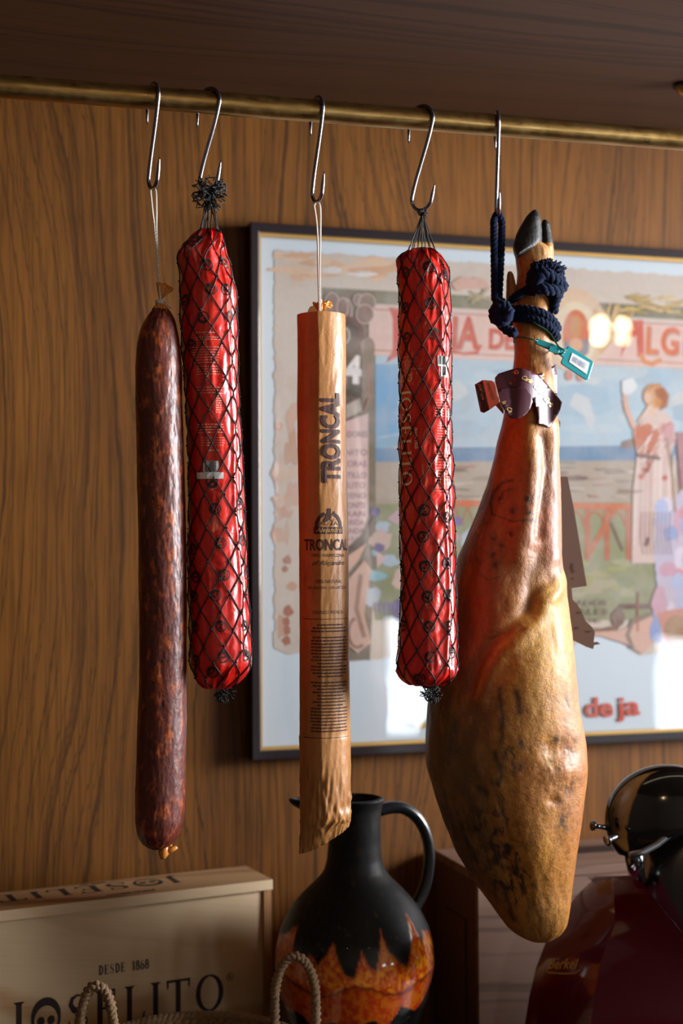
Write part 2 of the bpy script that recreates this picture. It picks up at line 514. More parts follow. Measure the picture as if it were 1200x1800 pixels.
M_STEEL = simple('steel', (138, 138, 146), 0.25, 1.0, 0.05)
M_TWINE = simple('white_twine', (214, 206, 196), 0.85, bump=0.5, bs=900)
M_NET = simple('black_net', (14, 13, 15), 0.6)
M_FRAME = simple('frame_lacquer', (34, 26, 30), 0.32, coat=0.25)
M_GOLD = simple('gilt', (214, 168, 92), 0.38, 0.6)

# ------------------------------------------------------------------ the room
Z_SOF = P(600, 199, 0.0).z
LIP = -0.60
def struct(name, mb, m, smooth=False):
    o = mb.build(name, m, None, smooth); o['kind'] = 'structure'; return o
struct('wall_back', MB().box(RX0 - .1, RX1 + .1, 0.0, 0.06, 0, RZ1), M_PANEL)
b = MB(); b.box(RX0, RX1, LIP, -0.0005, Z_SOF, Z_SOF + 0.025)
struct('trim_1', b, M_SOFFIT)
struct('trim_2', MB().box(RX0, RX1, LIP - 0.02, LIP, Z_SOF, RZ1), M_SOFFIT)
struct('floor', MB().box(RX0 - .1, RX1 + .1, RY1 - .1, 0.06, -0.05, 0), M_FLOOR)
struct('ceiling', MB().box(RX0 - .1, RX1 + .1, RY1 - .1, 0.06, RZ1, RZ1 + .05), M_DARKW)
struct('wall_shade_screen', MB().box(2.30, 2.36, -1.9, -0.64, 0, 1.45), M_DARKW)  # unseen partition added to shade the lower part of the scene
struct('wall_left', MB().box(RX0 - .1, RX0, RY1, 0, 0, RZ1), M_DARKW)
b = MB()      # right wall with its window opening
b.box(RX1, RX1 + .1, RY1, -2.58, 0, RZ1); b.box(RX1, RX1 + .1, -0.74, 0, 0, RZ1)
b.box(RX1, RX1 + .1, -2.58, -0.74, 0, 1.05); b.box(RX1, RX1 + .1, -2.58, -0.74, 2.65, RZ1)
struct('wall_right', b, M_PLASTER)
b = MB()      # street wall with its two low windows
b.box(RX0, 2.18, RY1 - .1, RY1, 0, RZ1); b.box(2.60, 3.62, RY1 - .1, RY1, 0, RZ1); b.box(4.08, RX1, RY1 - .1, RY1, 0, RZ1)
b.box(2.18, 2.60, RY1 - .1, RY1, 0, 0.64); b.box(2.18, 2.60, RY1 - .1, RY1, 1.28, RZ1)
b.box(3.62, 4.08, RY1 - .1, RY1, 0, 0.62); b.box(3.62, 4.08, RY1 - .1, RY1, 1.13, RZ1)
struct('wall_front', b, M_PLASTER)
M_WF = simple('window_paint', (70, 66, 60), 0.5)
b = MB(); b.box(RX1 + .02, RX1 + .06, -2.58, -2.54, 1.05, 2.65); b.box(RX1 + .02, RX1 + .06, -0.78, -0.74, 1.05, 2.65); b.box(RX1 + .02, RX1 + .06, -2.54, -0.78, 1.05, 1.08); b.box(RX1 + .02, RX1 + .06, -2.54, -0.78, 2.62, 2.65)
struct('window_1', b, M_WF)
for wn, x0, x1, z0, z1 in (('window_2', 2.18, 2.60, .64, 1.28), ('window_3', 3.62, 4.08, .62, 1.13)):
    b = MB(); b.box(x0, x0 + .02, RY1 - .06, RY1 - .02, z0, z1); b.box(x1 - .02, x1, RY1 - .06, RY1 - .02, z0, z1)
    b.box(x0 + .02, x1 - .02, RY1 - .06, RY1 - .02, z0, z0 + .02); b.box(x0 + .02, x1 - .02, RY1 - .06, RY1 - .02, z1 - .02, z1)
    struct(wn, b, M_WF)

Z_CT = 0.86
ct = MB().box(RX0 + .01, RX1 - .01, -0.62, -0.002, 0.0, Z_CT).build('counter', M_COUNTER, None, False)
tag(ct, 'dark counter running under the wooden boxes, jug and slicer', 'counter')

# pendants hanging in the room, mirrored in the picture glass
tb = NT('lit_bulb'); tb.b.inputs['Emission Color'].default_value = (1, 0.72, 0.4, 1); tb.b.inputs['Emission Strength'].default_value = 55
M_BULB = tb.m; M_CORD = simple('cord', (24, 20, 18), 0.6); M_BRASSDK = simple('aged_brass', (150, 112, 58), 0.35, 1.0)
for i, (lx, ly, lz, lw) in enumerate(LAMPS):
    e = empty('pendant_lamp', (lx, ly, RZ1), 'bare bulb pendant lamp hanging from the ceiling of the room', 'lamp', 'pendant lamps')
    MB().tube([(lx, ly, RZ1), (lx, ly, lz + 0.13)], 0.003, 6).build('cord', M_CORD, e)
    MB().lathe([(0.004, .14), (.018, .135), (.02, .09), (.016, .075)], 20, (lx, ly, lz)).build('lamp_holder', M_BRASSDK, e)
    # open cage so that the point light is not shut inside the bulb
    MB().lathe([(.014, .075), (.018, .065), (.032, .045), (.037, .038)], 24, (lx, ly, lz)).build('bulb', M_BULB, e)

e = empty('added_strip', (0.7, -1.30, RZ1), 'unseen ceiling strip lamp added for the rail highlight and soft fill', 'lamp')  # housing for the added strip light
b = MB(); b.box(-.82, 2.22, -1.34, -1.26, RZ1 - .03, RZ1 - .0005); b.build('added_strip_housing', M_CORD, e, False)
# ------------------------------------------------------------------ brass rail
YR = -0.40
pa, pb = P(0, 151, YR), P(1200, 246, YR)
zr = (pa.z + pb.z) / 2
r_rod = 0.0128
t = NT('brass_rail'); co = t.coord(); 
n1 = t.noise(t.mapping(co, (6, 40, 40)), 3, 5, 0.6); n2 = t.noise(co, 90, 4)
t.set(color=t.mix(t.ramp(n1, [(0.35, 0), (0.7, 1)]), lin((146, 112, 62)), lin((196, 164, 104))), metal=1.0,
      rough=t.math('ADD', 0.2, t.math('MULTIPLY', n2, 0.22)))
t.bump(n2, 0.1, 0.0003)
M_BRASS = t.m
rail = empty('brass_rail', (pa.x, YR, zr), 'long round brass rail running under the wooden soffit, carrying the hooks', 'rail')
dz = (pb.z - pa.z) / (pb.x - pa.x)
def rod_z(x): return pa.z + dz * (x - pa.x)
MB().tube([(x, YR, rod_z(x)) for x in np.linspace(-1.5, 2.9, 30)], r_rod, 40).build('rail_tube', M_BRASS, rail)
for x in (-1.2, 2.6):
    MB().lathe([(0.03, 0), (0.03, -.006), (.008, -.012), (.008, -(Z_SOF - rod_z(x)))], 24, (x, YR, Z_SOF)).build('bracket', M_BRASS, rail)
q = P(1203, 156, 0); d = (q - CAM)
q = CAM + d * ((Z_SOF - 0.006 - CAM.z) / d.z)
e = empty('soffit_stud', q, 'small round brass stud on the wooden soffit at the right edge', 'stud')
MB().lathe([(.012, .006), (.012, .001), (.010, -.006), (.004, -.010)], 24, q).build('stud_cap', M_BRASS, e)
MB().lathe([(.016, .006), (.016, .002), (.012, .001)], 24, q).build('stud_ring', M_CORD, e)

# ------------------------------------------------------------------ framed poster
MAT_Y = -0.0095
pr_l, pr_t = P(458, 405, -0.024), P(800, 430, -0.024)
fL0, fL1 = P(441, 900, -0.026).x, P(457, 900, -0.026).x
fT0, fT1 = P(650, 404, -0.026).z, P(650, 423, -0.026).z
fB0, fB1 = P(650, 1327, -0.026).z, P(650, 1307, -0.026).z
fR0 = fL0 + 1.32; fR1 = fR0 - (fL1 - fL0)
fr = empty('framed_poster', ((fL0 + fR0) / 2, 0, fB0), 'large framed vintage fair poster behind glass, hung on the oak wall', 'picture')
def rect_frame(x0, x1, z0, z1, w, ya, yb, prof=None):
    m = MB()
    for (X0, X1, Z0, Z1, ax) in ((x0, x1, z1, z1, 't'), (x0, x1, z0, z0, 'b')):
        pass
    o = [(x0, z0), (x1, z0), (x1, z1), (x0, z1)]; i = [(x0 + w, z0 + w), (x1 - w, z0 + w), (x1 - w, z1 - w), (x0 + w, z1 - w)]
    for k in range(4):
        k2 = (k + 1) % 4
        a, b_, c, d_ = o[k], o[k2], i[k2], i[k]
        V = [(a[0], ya, a[1]), (b_[0], ya, b_[1]), (c[0], ya, c[1]), (d_[0], ya, d_[1]),
             (a[0], yb, a[1]), (b_[0], yb, b_[1]), (c[0], yb, c[1]), (d_[0], yb, d_[1])]
        m.add(V, [(0, 3, 2, 1), (4, 5, 6, 7), (0, 1, 5, 4), (3, 7, 6, 2), (1, 2, 6, 5), (0, 4, 7, 3)])
    return m
fw = fL1 - fL0
rect_frame(fL0, fR0, fB0, fT0, fw, -0.0005, -0.028).build('frame', M_FRAME, fr, False, bevel=0.0015)
rect_frame(fL0 + fw * .98, fR0 - fw * .98, fB0 + fw * .98, fT0 - fw * .98, 0.0036, -0.006, -0.0215).build('gilt_liner', M_GOLD, fr, False)
M_MOUNT = simple('mount_board', (196, 205, 214), 0.9, 0, 0.04, 3)
MB().box(fL1, fR1, -0.0090, -0.006, fB1, fT1).build('mount_board', M_MOUNT, fr, False)

# the print: flat painted shapes, one mesh
PR = MB()
_lay = [0]
def pp(pts, rgb, jag=0):
    """painted polygon on the paper, photo px turned into places on the paper plane"""
    _lay[0] += 1
    y = MAT_Y - 0.000003 * _lay[0]
    pts = list(pts)
    if jag:
        out = []
        for k in range(len(pts)):
            a, c = pts[k], pts[(k + 1) % len(pts)]; L = math.hypot(c[0] - a[0], c[1] - a[1]); n = max(1, int(L / 7))
            for q_ in range(n):
                u = q_ / n; out.append((a[0] + (c[0] - a[0]) * u + random.uniform(-jag, jag) * (q_ > 0), a[1] + (c[1] - a[1]) * u + random.uniform(-jag, jag) * (q_ > 0)))
        pts = out
    PR.add([P(a, c, y) for a, c in pts], [tuple(range(len(pts)))], lin(rgb))
def pg(g, px, py, rgb, rot=0.0, sx=1, sy=1):
    _lay[0] += 1; y = MAT_Y - 0.000003 * _lay[0]
    V, Fc = xf2d(g, 0, 0, sx, sy, rot)
    PR.add([P(px + a, py - c, y) for a, c in V], Fc, lin(rgb))
def pline(pts, w, rgb):
    V, Fc = ribbon2d(pts, w); _lay[0] += 1; y = MAT_Y - 0.000003 * _lay[0]
    PR.add([P(a, c, y) for a, c in V], Fc, lin(rgb))
def blob(cx, cy, rx, ry, rgb, n=18, j=0.0):
    pp([(cx + rx * math.cos(2 * PI * k / n) * (1 + random.uniform(-j, j)), cy + ry * math.sin(2 * PI * k / n) * (1 + random.uniform(-j, j))) for k in range(n)], rgb)
sl = 0.066
def T(x, y): return (x, y + sl * (x - 600) * (972 - y) / 560.0)      # keeps level lines level on the wall
XR = 1420
# torn old sheet
pp([T(482, 447), T(XR, 447), (XR, 1155), (1120, 1150), (1075, 1112), (1040, 1125), (980, 1140), (900, 1120), (665, 1160), (560, 1166), (540, 1150), (500, 1148), (482, 1140)], (214, 198, 184), 2.5)
for k in range(26):      # rust stains at the top and down the left margin
    blob(random.uniform(490, 760), random.uniform(448, 492), random.uniform(8, 34), random.uniform(3, 9), random.choice([(226, 184, 150), (232, 196, 166), (218, 172, 136)]), 12, .3)
for k in range(22):
    blob(random.uniform(488, 520), random.uniform(700, 1135), random.uniform(4, 15), random.uniform(6, 24), random.choice([(214, 176, 156), (206, 160, 134), (222, 190, 172)]), 12, .3)
for (x, y, r) in ((504, 985, 7), (501, 1000, 5), (506, 1075, 8), (503, 1092, 6), (504, 1108, 6), (503, 1126, 7)):
    blob(x, y, r, r * 1.3, (176, 104, 76), 10, .3)
blob(585, 475, 20, 6, (228, 224, 222), 14, .3); blob(640, 482, 26, 4, (232, 226, 220), 14, .3)
# olive border band and column
pp([T(566, 507), T(XR, 507), T(XR, 531), T(566, 531)], (128, 122, 96))
pp([(566, 508), (661, 514), (661, 1000), (655, 1060), (650, 1160), (560, 1164)], (120, 108, 88))
# sky and sea
pp([(660, 618), T(XR, 624), T(XR, 790), (660, 792)], (176, 198, 212))
for k in range(26):
    blob(random.uniform(700, 1380), random.uniform(640, 770), random.uniform(20, 60), random.uniform(8, 34), random.choice([(168, 192, 208), (186, 204, 214), (156, 184, 204), (200, 208, 212)]), 16, .2)
pp([(1010, 690), (1035, 700), (1045, 735), (1040, 760), (1025, 730), (1000, 712)], (206, 208, 210))
pp([(660, 640), (700, 640), (700, 760), (660, 770)], (120, 168, 204))
pp([(660, 770), (704, 766), (704, 850), (660, 850)], (128, 170, 196)); pp([(664, 792), (704, 782), (704, 806), (678, 812)], (214, 170, 150), 2)
pp([(660, 788), (XR, 780), (XR, 815), (660, 820)], (104, 140, 172))
pp([(1088, 788), (1092, 776), (1112, 770), (1120, 788)], (140, 124, 122))
# shore, town, field
pp([(660, 812), (XR, 808), (XR, 896), (660, 900)], (176, 160, 144))
for k in range(46):
    x = random.uniform(665, 1380); y = random.uniform(814, 884)
    blob(x, y, random.uniform(10, 40), random.uniform(2, 5), random.choice([(206, 178, 170), (128, 108, 96), (150, 138, 122), (196, 186, 170), (120, 96, 92), (178, 164, 128)]), 10, .3)
pp([(660, 886), (XR, 880), (XR, 1090), (660, 1090)], (146, 148, 112))
for k in range(20):
    blob(random.uniform(1005, 1110), random.uniform(985, 1060), random.uniform(10, 34), random.uniform(4, 10), random.choice([(160, 160, 104), (138, 144, 110), (168, 164, 130)]), 12, .3)
# lilac patches left of the field, partly a glass reflection put into the print
for k in range(34):
    blob(random.uniform(650, 830), random.uniform(885, 1080), random.uniform(8, 26), random.uniform(6, 20), random.choice([(156, 144, 182), (122, 120, 166), (176, 190, 204), (140, 186, 198), (190, 158, 164), (208, 178, 164), (110, 96, 140)]), 12, .25)
pp([(661, 968), (679, 981), (663, 998)], (222, 184, 180))
for k in range(7): pp([(655 + k * 9, 1060), (661 + k * 9, 1058), (660 + k * 8, 1092 - abs(k - 3) * 4)], (128, 116, 166))
# red bridge
pp([(790, 878), (1112, 886), (1112, 897), (790, 890)], (204, 112, 72))
for x in (992, 1028, 1062, 1100):
    pp([(x, 892), (x + 9, 892), (x + 9, 985), (x, 985)], (186, 104, 76))
for x in (1010, 1045, 1082):
    pline([(x - 16, 925), (x - 13, 908), (x, 899), (x + 13, 908), (x + 16, 925)], 4, (188, 104, 74))
pline([(1034, 975), (1078, 898)], 10, (190, 108, 70)); pline([(1070, 912), (1094, 968)], 5, (120, 92, 84))
for k in range(8): pline([(800 + k * 22, 890), (812 + k * 22, 922), (822 + k * 22, 890)], 3, (196, 118, 96))
# rose banner with tall red lettering
pp([T(648, 534), T(XR, 538), T(XR, 624), T(648, 622)], (226, 190, 178))
for y in (541, 613): pline([T(650, y), T(XR, y)], 1.5, (150, 96, 90))
def poster_text(s, x, y, w, h, rgb=(206, 92, 70), bold=.03, sh=True):
    g = text2d(s, 1.0, bold); xs = [a for a, _ in g[0]]; ys = [c for _, c in g[0]]
    sx = w / (max(xs) - min(xs)); sy = h / (max(ys) - min(ys))
    g = ([((a - min(xs)) * sx, (c - min(ys)) * sy) for a, c in g[0]], g[1])
    th = math.atan(sl * (972 - y) / 560.0)
    
    if sh: pg(g, x + 2, y + 2, (170, 140, 130), -th)
    pg(g, x, y, rgb, -th)
pp([(683, 540), (706, 543), (706, 620), (700, 626), (680, 637), (690, 615), (690, 560)], (206, 80, 66))       # swash F
poster_text('ER', 712, 611, 74, 48); poster_text('IA', 793, 613, 48, 58); poster_text('DE', 858, 613, 46, 36)
pline([(790, 616), (815, 622), (838, 620), (845, 606)], 6, (206, 92, 70))
pp([(1090, 630), (1096, 585), (1110, 564), (1130, 562), (1132, 628), (1120, 628), (1118, 590), (1104, 596)], (210, 88, 62))
pline([(1126, 622), (1132, 636), (1146, 640), (1162, 632)], 9, (220, 130, 70))
poster_text('L', 1134, 623, 22, 50, (218, 118, 66)); poster_text('G', 1160, 624, 32, 50, (218, 110, 68)); poster_text('ECIRAS', 1200, 628, 180, 50)
# crest with plain oval portrait, gold leaves
blob(1008, 580, 58, 74, (224, 190, 160), 26); blob(1010, 588, 40, 58, (232, 212, 182), 26); blob(1012, 590, 24, 46, (214, 104, 56), 26)
pp([(989, 600), (1036, 596), (1034, 620), (1012, 640), (992, 622)], (138, 128, 136)); blob(1012, 575, 10, 20, (206, 140, 80), 16); blob(1012, 606, 12, 12, (226, 164, 122), 14)
for k in range(46):
    a = random.uniform(-0.5, 0.35); x = random.uniform(1080, 1330); y = 530 + (x - 1080) * .05 + random.uniform(-12, 18)
    pline([(x, y), (x + 26 * math.cos(a), y + 26 * math.sin(a))], random.uniform(2, 5), random.choice([(206, 172, 96), (222, 190, 126), (178, 150, 88), (226, 182, 120)]))
for k in range(14): pline([(1056, 622), (1056 + random.uniform(-20, 60), random.uniform(520, 560))], 2.5, random.choice([(226, 190, 140), (206, 164, 110)]))
for k in range(14): pline([(845, 522), (845 + random.uniform(-26, 20), 522 + random.uniform(-22, 12))], 4, random.choice([(176, 158, 110), (150, 136, 96)]))
pp([(792, 498), (812, 486), (850, 490), (862, 508), (800, 510)], (220, 172, 152), 2)
blob(1000, 660, 7, 9, (206, 140, 120)); blob(1020, 662, 7, 9, (206, 140, 120)); blob(1008, 642, 14, 9, (214, 180, 164))
# left column ornaments: clover, dial, arch, numeral, list
for (x, y, rx, ry) in ((583, 535, 13, 20), (608, 545, 10, 19), (630, 527, 9, 9), (645, 533, 14, 16), (641, 552, 15, 16), (602, 540, 9, 16)):
    blob(x, y, rx + 1.6, ry + 1.6, (214, 190, 182)); blob(x, y, rx, ry, (142, 116, 106))
blob(612, 588, 27, 32, (120, 76, 72), 26); blob(610, 588, 21, 27, (88, 76, 66), 26)
pline(ellipse_pts(604, 590, 10, 14, 14, -2, 1.6), 2.5, (220, 206, 196))
blob(646, 612, 13, 20, (150, 132, 120)); pp([(634, 612), (658, 612), (658, 700), (634, 700)], (136, 120, 104))
pp([(574, 612), (636, 612), (636, 738), (606, 748), (574, 740)], (84, 74, 64))
pline([(648, 640), (648, 700), (640, 722)], 2.5, (170, 110, 100)); pp([(608, 712), (632, 700), (636, 722), (608, 736)], (176, 166, 156))
poster_text('24', 578, 673, 56, 50, (232, 226, 222), .05)
pp([(574, 742), (604, 742), (632, 732), (647, 726), (647, 905), (636, 938), (612, 962), (596, 975), (574, 970)], (220, 184, 178))
for i, (s_, y, w) in enumerate((('MATADORES', 768, 66), ('BENITO', 800, 58), ('ALGECIRAS', 820, 66), ('CASTILLO', 840, 58), ('JOSELITO', 858, 60), ('MORENO', 876, 58), ('BELMONTE', 893, 60), ('GRAN', 908, 46), ('CORRIDA', 923, 52), ('BANDA', 938, 42), ('LA PLAZA', 952, 34))):
    g = text2d(s_, 1.0, .01); xs = [a for a, _ in g[0]]; k_ = w / (max(xs) - min(xs))
    pg(([(a * k_, c * min(k_ * 1.6, 14)) for a, c in g[0]], g[1]), 645 - w - i * .6, y, (122, 96, 108) if i % 3 else (96, 80, 92))
pp([(574, 975), (610, 962), (640, 935), (658, 905), (646, 960), (622, 1000), (600, 1040), (574, 1060)], (96, 84, 72))
pp([(574, 1000), (600, 985), (644, 955), (630, 985), (600, 1020), (574, 1032)], (222, 176, 152))
pp([(580, 1050), (606, 1025), (640, 985), (652, 1000), (640, 1080), (652, 1130), (628, 1148), (606, 1130), (600, 1085)], (216, 172, 152))
pline([(634, 1010), (626, 1070), (640, 1120)], 8, (160, 116, 96)); pline(ellipse_pts(628, 1112, 16, 26, 14, PI * .3, PI * 1.5), 6, (150, 106, 92))
# lower lettering, swirl, woman with raised arm, dress
for s_, x, y, w, h in (('ADOS', 1012, 1064, 54, 9), ('ALES', 1014, 1080, 54, 10), ('DE', 1022, 1093, 34, 5)): poster_text(s_, x, y, w, h, (104, 106, 88), 0)
pp([(1030, 1104), (1060, 1104), (1090, 1096), (1084, 1112), (1035, 1114)], (132, 96, 78))
pp([(1030, 1112), (1090, 1108), (1150, 1080), (1158, 1120), (1128, 1150), (1100, 1132), (1062, 1120)], (220, 176, 158))
pline([(1085, 1105), (1078, 1082), (1092, 1066), (1140, 1066), (XR, 1060)], 9, (112, 84, 78)); blob(1086, 1086, 12, 16, (116, 84, 76))
pline([(1112, 1140), (1102, 1116), (1112, 1092), (1140, 1080), (1180, 1076)], 8, (140, 120, 104))
pline([(1122, 1040), (1120, 1110)], 3, (168, 96, 80))
pline([(1098, 702), (1102, 722), (1114, 750), (1122, 758)], 9, (222, 172, 152)); pp([(1094, 700), (1104, 700), (1104, 684), (1095, 690)], (226, 180, 160))
pp([(1092, 670), (1112, 664), (1120, 680), (1106, 694), (1094, 692)], (226, 226, 226), 1.5)
pp([(1138, 720), (1154, 712), (1180, 735), (1188, 770), (1178, 800), (1186, 850), (1196, 900), (1200, 990), (1110, 990), (1112, 860), (1120, 800), (1112, 760), (1128, 740)], (218, 190, 180))
pp([(1116, 750), (1140, 744), (1160, 762), (1146, 796), (1124, 800), (1114, 775)], (198, 120, 92)); pp([(1160, 745), (1182, 742), (1186, 775), (1168, 790)], (206, 150, 156), 2)
blob(1150, 696, 20, 22, (212, 152, 96)); blob(1162, 706, 12, 12, (206, 138, 78)); blob(1138, 700, 7, 9, (224, 178, 154)); pline([(1142, 712), (1148, 730)], 10, (226, 184, 160))
for k in range(9): pline([(1120 + k * 8, 800), (1114 + k * 9, 960)], random.uniform(2, 4), random.choice([(198, 168, 156), (232, 214, 206), (206, 176, 176)]))
for (x, y) in ((1133, 826), (1126, 838), (1168, 840)): blob(x, y, 5, 5, (190, 112, 98))
pp([(1150, 985), (1150, 900), (1200, 860), (XR, 850), (XR, 1140), (1160, 1130)], (196, 186, 206), 2)
for k in range(30): blob(random.uniform(1150, 1240), random.uniform(880, 1120), random.uniform(6, 20), random.uniform(10, 30), random.choice([(206, 160, 176), (150, 164, 206), (222, 206, 220), (180, 188, 220), (216, 140, 150)]), 12, .2)  # pink and blue patches, partly a glass reflection painted in
pp([(1155, 1075), (1260, 1060), (1260, 1130), (1170, 1136)], (206, 140, 124), 2); blob(1190, 1105, 24, 24, (170, 130, 96))
pp([(1188, 760), (XR, 750), (XR, 850), (1196, 860)], (170, 120, 128))
pp([(1150, 684), (1166, 680), (1176, 694), (1172, 716), (1158, 722), (1164, 704), (1152, 696)], (166, 92, 50))
pline([(1138, 686), (1148, 678), (1162, 676)], 4, (190, 120, 66)); pline([(1141, 714), (1132, 728), (1122, 742)], 5, (236, 200, 180))
for k in range(12): pline([(1150 + random.uniform(-10, 30), 742 + k * 5), (1130 + random.uniform(-8, 16), 770 + k * 6)], random.uniform(1.5, 3), random.choice([(146, 66, 50), (176, 92, 70), (236, 220, 214), (200, 126, 110)]))
for k in range(8): pline([(1128 + k * 7, 900), (1126 + k * 7, 940), (1130 + k * 7, 975)], 1.6, (140, 104, 100))
pline([(1172, 770), (1182, 840), (1186, 900)], 5, (170, 140, 120)); pline([(1120, 800), (1160, 806)], 6, (120, 96, 96)); pline([(1140, 945), (1134, 960)], 6, (110, 72, 66))
for k in range(26): pline([(x := random.uniform(672, 1090), y := random.uniform(820, 878)), (x + random.uniform(14, 50), y + random.uniform(-3, 3))], random.uniform(1, 3), random.choice([(112, 88, 80), (140, 112, 98), (216, 196, 184), (180, 112, 96)]))
# footer lettering and small crest on the white margin
for s_, x, w, h in (('Feria', 860, 120, 40), ('de', 1028, 50, 36), ('ja', 1084, 42, 44)): poster_text(s_, x, 1262 + (8 if s_ == 'ja' else 0), w, h, (214, 82, 68), .03, False)
blob(738, 1275, 14, 7, (200, 160, 90), 14, .1)
for k in range(5): pline([(720 + k * 3, 1280 - k), (714 + k * 3, 1268 + k)], 1.6, (110, 106, 76))
t = NT('printed_paper'); co = t.coord(); c = t.attr('Col', 'Color')
n = t.noise(co, 26, 5, .6); n2 = t.noise(co, 110, 4, .6); n3 = t.noise(co, 14, 4, .6, .8)
c = t.mix(t.math('MULTIPLY', t.ramp(n, [(0.4, 0), (0.7, 1)]), .26), c, lin((214, 208, 204)))  # pale mottle: painterly paper, with some haze put into its colour
c = t.mix(t.math('MULTIPLY', t.ramp(n3, [(0.5, 0), (0.75, 1)]), .38), c, lin((196, 168, 150)))
c = t.mix(t.math('MULTIPLY', n2, .24), c, lin((120, 104, 98)))
c = t.mix(1.0, c, (.86, .86, .87), 'MULTIPLY')
t.set(color=c, rough=0.8, spec=0.2)
PR_o = PR.build('poster_print', t.m, fr, False)
PR_o['label'] = 'aged colour poster with red banner lettering'
# keep the print inside the liner
bm = bmesh.new(); bm.from_mesh(PR_o.data)
for co_, no_ in (((fR1 - .002, 0, 0), (1, 0, 0)), ((fL1 + .002, 0, 0), (-1, 0, 0)), ((0, 0, fT1 - .002), (0, 0, 1)), ((0, 0, fB1 + .002), (0, 0, -1))):
    bmesh.ops.bisect_plane(bm, geom=bm.verts[:] + bm.edges[:] + bm.faces[:], plane_co=co_, plane_no=no_, clear_outer=True)
bm.to_mesh(PR_o.data); bm.free()
# picture glass: a real pane, clear with its fresnel reflection
t = NT('picture_glass'); t.n.remove(t.b)
co = t.coord()
geo = t.node('ShaderNodeNewGeometry')
dt = t.node('ShaderNodeVectorMath', {0: geo.outputs['Normal'], 1: geo.outputs['Incoming']}, operation='DOT_PRODUCT').outputs['Value']
fz = t.math('ADD', 0.075, t.math('MULTIPLY', t.math('POWER', t.math('SUBTRACT', 1.0, t.math('ABSOLUTE', dt)), 5.0), 0.8), clamp=True)
gl = t.node('ShaderNodeBsdfGlossy', {'Color': (1, 1, 1, 1), 'Roughness': 0.014})
bm_ = t.node('ShaderNodeBump', {'Height': t.noise(co, 5, 2), 'Strength': 0.06, 'Distance': 0.004}).outputs[0]
t.l.new(bm_, gl.inputs['Normal'])
tr = t.node('ShaderNodeBsdfTransparent', {'Color': (.97, .98, .98, 1)})
mx = t.node('ShaderNodeMixShader', {0: fz, 1: tr.outputs[0], 2: gl.outputs[0]})
t.l.new(mx.outputs[0], t.n['Material Output'].inputs[0])
y = -0.0185
g = MB(); g.add([(fL1, y, fB1), (fR1, y, fB1), (fR1, y, fT1), (fL1, y, fT1)], [(0, 1, 2, 3)]); g.build('glass_pane', t.m, fr, False)

# ------------------------------------------------------------------ steel hooks
def hook(cx, wpx, py_bot, py_tip, label, x_top_px, px_bot):
    """S hook over the rail; its plane is turned by cx about the upright"""
    xt = P(x_top_px, 200, YR).x
    zt = rod_z(xt)
    rw = 0.0022
    Ru = (r_rod + rw) / max(0.6, math.sqrt(1 - cx * cx)) + 0.0004
    d = Vector((cx, -math.sqrt(1 - cx * cx), 0))
    zb = P(px_bot, py_bot, YR).z + rw; ztip = P(px_bot, py_tip, YR).z
    Rl = Ru * 0.86
    pts = []
    ztop = zt + r_rod + rw + .0004
    zc = ztop - Ru
    pts.append((-Ru * 1.10, zt - r_rod - 0.012)); pts.append((-Ru * 1.06, zt - 0.006))
    for k in range(0, 13):
        a = PI - PI * k / 12
        pts.append((Ru * math.cos(a), zc + Ru * math.sin(a)))
    zl = zb + Rl
    n = 10
    for k in range(1, n):
        u = k / n; pts.append((Ru + (-Rl - Ru) * (u * u * (3 - 2 * u) * .35 + u * .65), zc + (zl - zc) * u))
    for k in range(0, 13):
        a = PI + PI * k / 12 * .86
        pts.append((Rl * math.cos(a), zl + Rl * math.sin(a)))
    sx, sz = pts[-1]
    pts.append((sx + .003, (sz + ztip) / 2)); pts.append((sx + .006, ztip))
    O = Vector((xt, YR, 0))
    P3 = [O + d * s_ + Vector((0, 0, z_)) for s_, z_ in pts]
    # resample smoothly
    out = []
    for i in range(len(P3) - 1):
        p0, p1, p2, p3 = P3[max(i - 1, 0)], P3[i], P3[i + 1], P3[min(i + 2, len(P3) - 1)]
        for q_ in range(3):
            u = q_ / 3
            out.append(0.5 * ((2 * p1) + (p2 - p0) * u + (2 * p0 - 5 * p1 + 4 * p2 - p3) * u * u + (3 * p1 - p0 - 3 * p2 + p3) * u ** 3))
    out.append(P3[-1])
    m = len(out); rr = [rw] * m
    for k, f in enumerate((.25, .55, .8, .95)): rr[k] = rw * f; rr[m - 1 - k] = rw * (.2, .45, .7, .9)[k]
    o = MB().tube(out, rr, 14).build('meat_hook', M_STEEL)
    tag(o, label, 'hook', 'steel S hooks on the brass rail')
    return O + Vector((0, 0, zb))
HK = {}
HK[1] = hook(.22, 24, 335, 283, 'steel S hook carrying the brown sausage, leftmost on the rail', 269, 275)
HK[2] = hook(.50, 34, 338, 288, 'steel S hook holding the left red netted sausage', 367, 372)
HK[3] = hook(.17, 26, 358, 308, 'steel S hook with white twine holding the paper-wrapped sausage', 557, 559)
HK[4] = hook(.50, 50, 373, 328, 'steel S hook holding the right red netted sausage', 740, 743)
HK[5] = hook(-.28, 10, 384, 342, 'steel S hook holding the navy rope of the ham', 873, 876)

